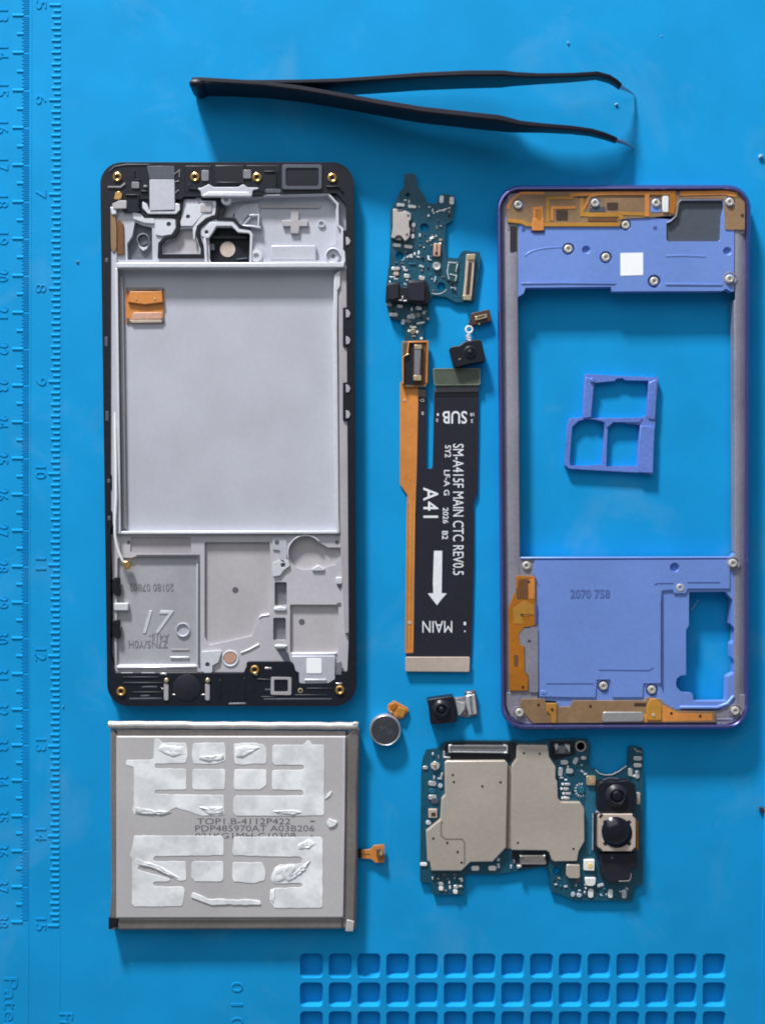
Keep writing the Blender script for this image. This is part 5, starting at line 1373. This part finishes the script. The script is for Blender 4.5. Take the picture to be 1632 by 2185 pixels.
tape(cb2([(410, 312), (700, 312), (750, 260), (790, 310), (900, 312), (902, 500), (898, 700), (900, 980), (700, 985), (60, 985), (35, 950), (35, 830), (60, 795), (690, 795), (705, 770), (690, 740), (405, 735), (405, 560), (430, 552), (700, 548), (715, 525), (700, 500), (430, 500), (408, 470)]), 0.5)
tape(cb([(345, 1175), (1180, 1178), (1195, 1200), (1195, 1360), (540, 1370), (520, 1400), (540, 1420), (835, 1420), (838, 1600), (770, 1605), (650, 1530), (520, 1480), (380, 1460), (380, 1500), (600, 1560), (740, 1605), (530, 1612), (520, 1640), (545, 1658), (810, 1662), (825, 1700), (800, 1845), (345, 1850), (320, 1820), (325, 1400), (300, 1360), (320, 1300)]), 0.8)
tape(cb([(900, 1420), (1180, 1420), (1192, 1440), (1190, 1590), (1170, 1610), (920, 1610), (885, 1570), (888, 1450)]))
tape(cb2([(30, 1430), (310, 1430), (340, 1500), (335, 1600), (240, 1625), (40, 1612), (25, 1560)]), 0.9)
tape(cb2([(45, 1185), (870, 1188), (888, 1210), (885, 1850), (860, 1862), (430, 1862), (385, 1800), (390, 1690), (430, 1675), (680, 1668), (695, 1645), (680, 1625), (430, 1630), (388, 1590), (430, 1480), (480, 1450), (680, 1440), (695, 1400), (670, 1375), (40, 1362), (28, 1340)]), 0.7)
tape(cb([(880, 1760), (900, 1715), (960, 1740), (1040, 1780), (1280, 1785), (1500, 1790), (1540, 1800), (1550, 1830), (1400, 1835), (1200, 1830), (1080, 1835), (960, 1790)]), 1.4, 0.25, 2)
tape(cb2([(925, 1060), (950, 1010), (980, 1030), (1030, 1040), (1000, 1080), (950, 1098)]), 1.2, 0.35, 2)
tape(cb2([(905, 825), (930, 780), (975, 745), (960, 790), (920, 820)]), .8, 0.2, 1)
# crumpled, doubled-over bits
def crump(pts, z0, n=0):
    """a crumpled flap: jittered triangle fan"""
    c = Vector((sum(p[0] for p in pts)/len(pts), sum(p[1] for p in pts)/len(pts)))
    vs, fs = [], []
    rp = ragged(pts, 1.2, 7)
    ringN = len(rp)
    for k, (r, zz) in enumerate(((1.0, z0), (.95, z0 + .1), (.66, z0 + .24), (.33, z0 + .17))):
        for p in rp:
            q = c + (Vector(p) - c) * r
            vs.append(P(q.x, q.y, zz + (random.uniform(-.11, .11) if k > 1 else 0)))
    for i in range(3):
        for k in range(ringN):
            fs.append((i*ringN+k, i*ringN+(k+1) % ringN, (i+1)*ringN+(k+1) % ringN, (i+1)*ringN+k))
    vs.append(P(c.x, c.y, z0 + .2))
    for k in range(ringN): fs.append((3*ringN+k, 3*ringN+(k+1) % ringN, len(vs)-1))
    me = mk(vs, fs, 'crumple')
    bm = bmesh.new(); bm.from_mesh(me); bmesh.ops.recalc_face_normals(bm, faces=bm.faces)
    if sum(f.normal.z for f in bm.faces) < 0: bmesh.ops.reverse_faces(bm, faces=bm.faces)
    bm.to_mesh(me); bm.free()
    return link('crumpled_flap', me, bt, A)
crump(cb2([(400, 1580), (440, 1470), (560, 1445), (640, 1450), (620, 1520), (560, 1580), (480, 1620), (420, 1625)]), 4.75)
crump(cb2([(500, 1590), (600, 1540), (700, 1450), (780, 1400), (740, 1490), (640, 1570), (560, 1620)]), 4.75)
crump(cb([(350, 1380), (400, 1400), (560, 1450), (700, 1520), (800, 1590), (700, 1570), (540, 1490), (400, 1450), (330, 1430)]), 4.72)
crump(cb2([(55, 330), (160, 310), (300, 330), (220, 380), (120, 440), (60, 430)]), 4.75)
crump(cb([(960, 420), (1200, 400), (1200, 450), (1050, 470), (960, 450)]), 4.75)
crump(cb([(600, 300), (820, 330), (840, 400), (700, 430), (560, 360)]), 4.72)
crump(cb([(350, 900), (560, 940), (700, 950), (640, 975), (420, 970), (350, 960)]), 4.75)
crump(cb([(950, 900), (1190, 900), (1195, 970), (1050, 975)]), 4.75)
crump(cb2([(400, 940), (600, 925), (700, 950), (640, 975), (480, 970)]), 4.75)
crump(cb2([(640, 1260), (760, 1200), (830, 1250), (760, 1300), (660, 1310)]), 4.72)
crump(cb2([(390, 1690), (430, 1680), (440, 1760), (420, 1830), (390, 1790)]), 4.75)
# print
tb = lambda s, a, b, c, d: text('printed_text', bt, 'dark_print', s, a, b, c, d, 4.71, 0, h=0.02)
tb('TOP1.B-4112P422', 421, 1746, 620, 1759, )
tb('-', 662, 1751, 672, 1754)
tb('PDP485970AT A03B206', 417, 1761, 671, 1774)
tb('021KG1MH-C10308', 417, 1777, 631, 1789)
tb('+', 661, 1781, 670, 1789)
# connector
bc = plate('connector_flex', bt, 'kapton', fillet(cb2([(1250, 1310), (1340, 1305), (1375, 1265), (1475, 1260), (1472, 1430), (1385, 1432), (1345, 1395), (1255, 1392)]), 2, 2), 1.0, 1.4, bevel=0.06)
plate('connector_block', bc, 'kapton_dark', fillet(cb2([(1395, 1300), (1455, 1300), (1460, 1400), (1400, 1385)]), 2, 2), 1.35, 2.2, bevel=0.1)
plate('connector_pin', bc, 'brass_pale', cb2([(1420, 1345), (1450, 1300), (1460, 1345), (1440, 1370)]), 2.1, 2.4, bevel=0.05)
strip('flex_slit', bc, 'kapton_dark', cb2([(1255, 1350), (1335, 1350)]), 1.5, 1.38, 1.45, bevel=0)
plate('flex_root', bt, 'black_matte', rect(759, 1812, 771, 1830), 1.0, 1.6, bevel=0.1)

# ================================================================== MAIN BOARD
mb = thing('main_board', 'dark blue main circuit board with two tin shields and stacked rear cameras', 'circuit board', 1135, 1750)
m6 = lambda p: cr(880, 1560, 5.904, p)
m7 = lambda p: cr(1130, 1560, 5.904, p)
pbo = m6([(130, 340), (175, 235), (310, 220), (350, 190), (400, 140), (700, 115), (1270, 120)]) + m7([(20, 140), (240, 110), (560, 100), (740, 105), (765, 200), (745, 420), (790, 480)]) \
    + [(1270, 1641), (1278, 1648), (1290, 1653), (1305, 1652), (1322, 1645), (1338, 1632)] + m7([(1240, 200), (1290, 190), (1420, 215), (1425, 800), (1420, 1930), (1330, 1960), (1290, 2140), (560, 2130), (400, 2060), (260, 2020), (250, 1790), (190, 1700), (100, 1720)]) \
    + m6([(1330, 1760), (1090, 1800), (660, 1800), (640, 2060), (260, 2060), (225, 1910), (95, 1900), (110, 500)])
plate('board', mb, 'pcb', fillet(pbo, 2, 2), 0.4, 1.2, holes=[circ(1187, 1858, 9, 16), circ(1238, 1592, 8, 16)], bevel=0.08)
s1 = m6([(405, 400), (430, 375), (1165, 370), (1200, 420), (1190, 900), (1180, 1470), (1010, 1650), (730, 1655), (615, 1765), (235, 1765), (215, 1650), (185, 1640), (170, 1260), (350, 1110), (365, 850), (410, 800)])
sh1 = plate('shield', mb, 'tin', fillet(s1, 2, 2), 1.1, 2.7, bevel=0.32)
strip('shield_groove', sh1, 'tin_groove', fillet(m6([(358, 1120), (360, 1320), (415, 1360), (620, 1360), (655, 1400), (655, 1690)]), 2, 2), 3.2, 2.66, 2.74, bevel=0)
s2 = m6([(1310, 200), (1330, 175), (1700, 180), (1720, 330), (1800, 450), (1800, 600), (1822, 640), (1830, 850), (1870, 895), (2110, 900), (2160, 970), (2165, 1390), (2090, 1520), (2070, 1640), (1780, 1645), (1750, 1620), (1720, 1530), (1680, 1505), (1240, 1500), (1250, 440), (1310, 350)])
sh2 = plate('shield', mb, 'tin', fillet(s2, 2, 2), 1.1, 2.8, bevel=0.32)
for (x, y) in ((507, 553), (520, 640), (878, 695), (1106, 645), (260, 1353), (437, 1408), (567, 1522), (615, 1657)):
    plate('vent_hole', sh1, 'hole_dark', circ(880 + x/5.904, 1560 + y/5.904, 2.6, 8), 2.6, 2.75, bevel=0)
for (x, y) in ((1402, 278), (1325, 1408), (1600, 285), (2025, 1485)):
    plate('vent_hole', sh2, 'hole_dark', circ(880 + x/5.904, 1560 + y/5.904, 2.6, 8), 2.7, 2.85, bevel=0)
# gaps between shields and dark surrounds
plate('dark_mask', mb, 'chip_dark', m6([(420, 150), (700, 130), (1270, 135), (1300, 160), (1300, 350), (1220, 400), (1190, 365), (430, 360), (440, 270), (395, 240)]), 1.15, 1.3, bevel=0)
plate('dark_mask', mb, 'tin_groove', m6([(1205, 440), (1245, 440), (1238, 1480), (1185, 1480)]), 1.15, 1.5, bevel=0)
plate('dark_mask', mb, 'chip_dark', m7([(250, 130), (560, 120), (575, 300), (400, 340), (310, 370), (255, 310)]), 1.15, 1.35, bevel=0)
plate('dark_mask', mb, 'chip_dark', m6([(1250, 1510), (1690, 1515), (1730, 1600), (1700, 1700), (1300, 1720), (1240, 1600)]), 1.15, 1.25, bevel=0)
# board to board connectors
def btb(poly, par, ends, m_='mid_grey'):
    c = plate('board_connector', par, m_, fillet(poly, 2, 2), 1.2, 2.3, bevel=0.12)
    for e in ends: plate('connector_end', c, 'solder', fillet(e, 1, 2), 1.3, 2.55, bevel=0.08)
    return c
b1 = btb(m6([(460, 180), (1195, 185), (1195, 275), (460, 265)]), mb, [m6([(452, 175), (500, 170), (500, 190), (475, 195), (475, 255), (495, 262), (490, 275), (452, 272)]), m6([(1145, 175), (1198, 185), (1200, 285), (1145, 283), (1145, 268), (1180, 262), (1182, 205), (1145, 195)])])
strip('contact_row', b1, 'pouch_edge', m6([(510, 195), (1140, 198)]), 4, 2.2, 2.4, bevel=0.02)
strip('contact_row', b1, 'solder', m6([(500, 262), (1145, 270)]), 2.4, 2.2, 2.42, bevel=0.02)
b2 = btb(m6([(1350, 1570), (1660, 1565), (1690, 1680), (1355, 1680)]), mb, [m6([(1350, 1565), (1400, 1575), (1380, 1590), (1350, 1590)]), m6([(1310, 1700), (1370, 1690), (1375, 1715), (1320, 1735)]), m7([(165, 1570), (195, 1560), (200, 1580), (175, 1600)])], 'pouch_edge')
strip('contact_row', b2, 'mid_grey', m6([(1370, 1672), (1670, 1675)]), 2.4, 2.2, 2.42, bevel=0.02)
b3 = btb(m7([(320, 180), (500, 175), (510, 290), (320, 290)]), mb, [m7([(310, 180), (350, 160), (360, 200), (330, 250)]), m7([(440, 165), (505, 180), (505, 280), (480, 240), (450, 200)])], 'dark_grey')
plate('connector_core', b3, 'mid_grey', m7([(360, 190), (450, 190), (450, 280), (360, 280)]), 2.2, 2.5, bevel=0.08)
def mp(x, y, w, h, g=0, m_='solder', z=.4, nm='chip_part', f=m6):
    (cx, cy), = f([(x, y)])
    return pad(cx, cy, w, h, g, m_, z=z, nm=nm, par=mb, zb=1.15)
for a in ((160, 462, 11, 7), (250, 662, 17, 10, 5), (250, 835, 17, 10, 0), (245, 757, 14, 10, 10, 'pcb_trace'), (350, 690, 9, 9, 40, 'glue'), (365, 560, 4, 12, 15), (272, 590, 4, 8), (345, 600, 9, 4, 0, 'glue'),
          (280, 880, 16, 12, 0, 'dark_grey'), (200, 1155, 11, 9, 0, 'glue'), (140, 1680, 15, 7, 0, 'white_ceramic'), (360, 1930, 10, 8), (360, 1985, 10, 9, 0, 'white_ceramic'), (545, 1965, 10, 8), (540, 2025, 10, 9, 10, 'white_ceramic'),
          (605, 1958, 8, 4), (620, 1885, 5, 6, 20, 'glue'), (790, 1730, 17, 10, 0, 'white_ceramic'), (1005, 1730, 17, 10, 0, 'white_ceramic'), (1080, 1620, 7, 7, 20, 'glue'), (1082, 1700, 6, 10, 0, 'glue'),
          (395, 290, 4, 13), (430, 332, 15, 2.5), (400, 1810, 10, 8, 30, 'dark_grey'), (530, 1810, 10, 8, 20, 'dark_grey')):
    mp(*a)
for a in ((435, 395, 16, 9), (575, 375, 9, 15, 30), (677, 340, 11, 7), (387, 515, 9, 19, 5), (500, 505, 15, 10, 0), (480, 455, 4, 6, 20), (1358, 345, 18, 9), (1358, 432, 17, 8), (1265, 520, 9, 17), (1352, 550, 9, 17), (1365, 850, 8, 26, 0, 'beige'), (1368, 795, 8, 6),
          (545, 2060, 8, 10, 30, 'glue'), (620, 2070, 10, 8, 20, 'glue'), (768, 2045, 11, 19, 3, 'white_ceramic'), (1015, 2050, 10, 18, 0, 'white_ceramic'), (1188, 2055, 10, 18, 0, 'solder'), (890, 1945, 15, 6, -15, 'glue'), (700, 2050, 6, 7, 20, 'dark_grey'), (865, 1025, 12, 6, 0, 'glue'), (400, 590, 8, 3, 0, 'glue'),
          (700, 545, 7, 4, -15, 'glue'), (605, 1880, 12, 12, 0, 'dark_grey')):
    mp(*a, f=m7)
for (y, x0) in ((672, 415), (730, 400), (788, 425), (845, 410)):
    mp(x0, y, 5, 5, 20, 'white_ceramic', f=m7); mp(x0 + 58, y, 12, 5, 0, 'solder', f=m7)
# small coil print and sensors
cl = [m7([(640, 745)])[0]]
for k in range(9):
    a = math.radians(60 + k * 28); (cx, cy) = cl[0]
    mp((cx + 11*math.cos(a) - 1130)*5.904, (cy + 13*math.sin(a) - 1560)*5.904, 5, 3, math.degrees(a), 'glue', .15, 'chip_part', m7)
mp(650, 745, 12, 14, 0, 'pcb_trace', f=m7)
mk_ = plate('coaxial_socket', mb, 'solder', fillet(m6([(225, 420), (285, 380), (345, 420), (335, 470), (285, 500), (235, 470)]), 3, 2), 1.15, 1.9, bevel=0.12)
plate('socket_pin', mk_, 'brass', circ(927.5, 1634, 3, 8), 1.85, 2.3, bevel=0.05)
sq = plate('square_socket', mb, 'beige', fillet(m6([(200, 985), (310, 985), (310, 1095), (200, 1095)]), 2, 2), 1.15, 2.0, bevel=0.1)
plate('socket_pin', sq, 'brown', fillet(m6([(235, 1030), (290, 1025), (290, 1070), (235, 1070)]), 1, 2), 1.95, 2.1, bevel=0)
gcp = plate('gold_chip', mb, 'brass_pale', fillet(m7([(710, 568), (830, 568), (828, 685), (715, 682)]), 2, 2), 1.15, 1.9, bevel=0.08)
plate('chip_mark', gcp, 'copper', fillet(m7([(745, 600), (800, 590), (810, 660), (760, 665)]), 3, 2), 1.85, 2.0, bevel=0.03)
rev('ring_terminal', mb, 'beige', 1238, 1592, 1.15, [(11.5, 0), (11.5, .3), (9, .35), (8.5, 0)], 24)
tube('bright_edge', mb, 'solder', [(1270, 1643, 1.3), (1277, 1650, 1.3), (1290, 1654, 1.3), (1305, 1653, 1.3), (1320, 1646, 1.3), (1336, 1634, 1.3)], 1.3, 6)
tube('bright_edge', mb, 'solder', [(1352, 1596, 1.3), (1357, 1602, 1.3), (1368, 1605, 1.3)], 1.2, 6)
plate('tin_block', mb, 'tin', fillet(m7([(460, 1690), (480, 1680), (630, 1685), (635, 1840), (610, 1860), (490, 1855), (458, 1820)]), 3, 3), 1.15, 2.6, bevel=0.2)
ld = plate('flash_led', mb, 'led_white', m7([(680, 1625), (815, 1625), (812, 1760), (680, 1755)]), 1.15, 2.3, bevel=0.1)
plate('phosphor', ld, 'led_yellow', circ(1259, 1847.5, 5.5, 12), 2.2, 2.4, bevel=0.05)
plate('white_sensor', mb, 'white_ceramic', fillet(m7([(695, 1850), (835, 1848), (825, 1930), (790, 1955), (720, 1950), (700, 1925)]), 3, 2), 1.15, 2.2, bevel=0.12)
av2 = [(905, 1620, 1086, 1862), (1086, 1585, 1172, 1820), (1150, 1665, 1200, 1812), (1180, 1708, 1250, 1842), (950, 1585, 1092, 1625), (1170, 1580, 1228, 1622), (1226, 1580, 1252, 1606), (1262, 1660, 1362, 1890), (1202, 1838, 1270, 1885),
       (1176, 1848, 1198, 1868), (1100, 1815, 1172, 1852), (905, 1722, 935, 1750), (1230, 1650, 1275, 1702), (1246, 1676, 1276, 1828), (912, 1622, 940, 1645)]
scatter(mb, pbo, av2, 60, 1.15, 31)
traces(mb, pbo, [(1262, 1660, 1362, 1890), (1176, 1848, 1198, 1868), (1228, 1582, 1248, 1602)], 90, 1.2, 32)
# cameras on the board
ca = plate('wide_camera', mb, 'black_plastic', fillet(m7([(880, 640), (1240, 620), (1330, 680), (1330, 1020), (900, 1035), (850, 960), (855, 830), (850, 720)]), 6, 3), 1.0, 4.2, bevel=0.3)
rev('lens_barrel', ca, 'black_film', *m7([(1095, 820)])[0], 4.1, [(25, 0), (23.5, .2), (20, .65), (18, .95), (15.5, 1.1), (13, .5)], 32)
rev('lens', ca, 'lens_glass', *m7([(1105, 820)])[0], 4.1, [(13.5, .5), (11.5, .76), (9, 1.0), (5, 1.2), (0.01, 1.25)], 28)
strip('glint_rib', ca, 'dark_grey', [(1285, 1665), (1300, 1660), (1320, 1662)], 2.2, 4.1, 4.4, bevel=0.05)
cm_ = plate('main_camera', mb, 'beige', fillet(m7([(910, 1045), (1290, 1045), (1335, 1095), (1335, 1470), (1280, 1517), (915, 1517), (862, 1470), (868, 1095)]), 2, 2), 1.0, 4.6, bevel=0.2)
lens_c = m7([(1098, 1282)])[0]
for a in (42, 138, 222, 318):
    x = lens_c[0] + 33 * math.cos(math.radians(a)); y = lens_c[1] + 33 * math.sin(math.radians(a))
    plate('corner_notch', cm_, 'hole_dark', rot(fillet(rect(x - 5, y - 4, x + 5, y + 4), 2, 2), x, y, a), 4.5, 4.64, bevel=0)
for (x, y) in ((895, 1070), (1315, 1072), (885, 1490), (1310, 1490)):
    plate('corner_notch', cm_, 'hole_dark', rot(fillet(rect(1130 + x/5.904 - 5, 1560 + y/5.904 - 2, 1130 + x/5.904 + 5, 1560 + y/5.904 + 2), 1, 2), 1130 + x/5.904, 1560 + y/5.904, -45 if (x < 1000) == (y < 1200) else 45), 4.4, 4.66, bevel=0)
rev('lens_barrel', cm_, 'glass_black', lens_c[0], lens_c[1], 4.5, [(32, 0), (32, .2), (31, .35), (29, .35)], 40)
rev('lens', cm_, 'lens_glass', lens_c[0], lens_c[1], 4.5, [(30, .2), (27.5, .52), (24.5, .88), (21, 1.2), (15, 1.6), (8, 1.85), (0.01, 1.92)], 36)
cd = plate('depth_camera', mb, 'black_film', fillet(m7([(890, 1545), (1350, 1540), (1360, 1700), (1280, 1720), (1270, 1850), (1130, 1890), (1060, 1930), (960, 1880), (890, 1800)]), 4, 3), 1.0, 3.2, bevel=0.25)
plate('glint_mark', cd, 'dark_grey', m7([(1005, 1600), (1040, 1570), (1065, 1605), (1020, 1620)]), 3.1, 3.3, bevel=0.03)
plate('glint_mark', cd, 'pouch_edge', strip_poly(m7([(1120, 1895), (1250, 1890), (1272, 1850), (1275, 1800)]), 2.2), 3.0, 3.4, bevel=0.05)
strip('orange_edge', mb, 'kapton_orange', m7([(1350, 1130), (1355, 1500)]), 4, 1.15, 1.7, bevel=0.05)
strip('flex_edge', mb, 'glue', m7([(793, 1040), (790, 1500)]), 1.8, 1.15, 1.4, bevel=0.02)
plate('dark_mask', mb, 'chip_dark', m7([(810, 1035), (870, 1035), (865, 1500), (815, 1530)]), 1.15, 2.2, bevel=0.1)
plate('flex_patch', mb, 'pcb_trace', m7([(715, 700), (830, 690), (850, 1030), (800, 1040), (780, 1540), (700, 1560), (690, 1000)]), 1.15, 1.28, bevel=0.02)

# ================================================================== DEBRIS
def bit(u, v, r, m_, label, seed):
    random.seed(seed)
    bm = bmesh.new()
    bmesh.ops.create_icosphere(bm, subdivisions=1, radius=W(r))
    for q in bm.verts:
        q.co *= random.uniform(.55, 1.2); q.co.z *= .7
    me = bpy.data.meshes.new('debris'); bm.to_mesh(me); bm.free()
    me.transform(Matrix.Translation(P(u, v, 0) + Vector((0, 0, W(r) * .4))))
    o = link('dust_fragment', me, None, m_)
    recenter(o, P(u, v, 0))
    o['label'] = label; o['category'] = 'debris'
bit(1621, 334, 7, 'debris_light', 'pale crumb near the upper right edge of the mat', 1)
bit(1622, 1727, 8, 'debris_dark', 'dark crumb near the lower right edge of the mat', 2)
bit(1314, 223, 4, 'debris_light', 'tiny bright speck between the two tweezer points', 3)
bit(1211, 91, 3.4, 'debris_light', 'tiny bright speck above the upper tweezer arm', 4)
bit(166, 559, 3.4, 'debris_light', 'tiny bright speck between ruler and phone chassis', 5)
bit(136, 1507, 2.6, 'debris_light', 'tiny speck right beside the inch ruler ticks', 6)
bit(1410, 77, 2, 'debris_light', 'smallest speck at the upper right, right of the others', 7)
fb = tube('loose_fibre', None, 'debris_light', [(1474, 1302, .5), (1478, 1296, .9), (1484, 1288, 1.1), (1490, 1279, 1.2)], [2.6, 2, 1.6, 1], 6)
recenter(fb, P(1480, 1292, 0))
fb['label'] = 'short pale fibre on the mat inside the camera opening'; fb['category'] = 'debris'
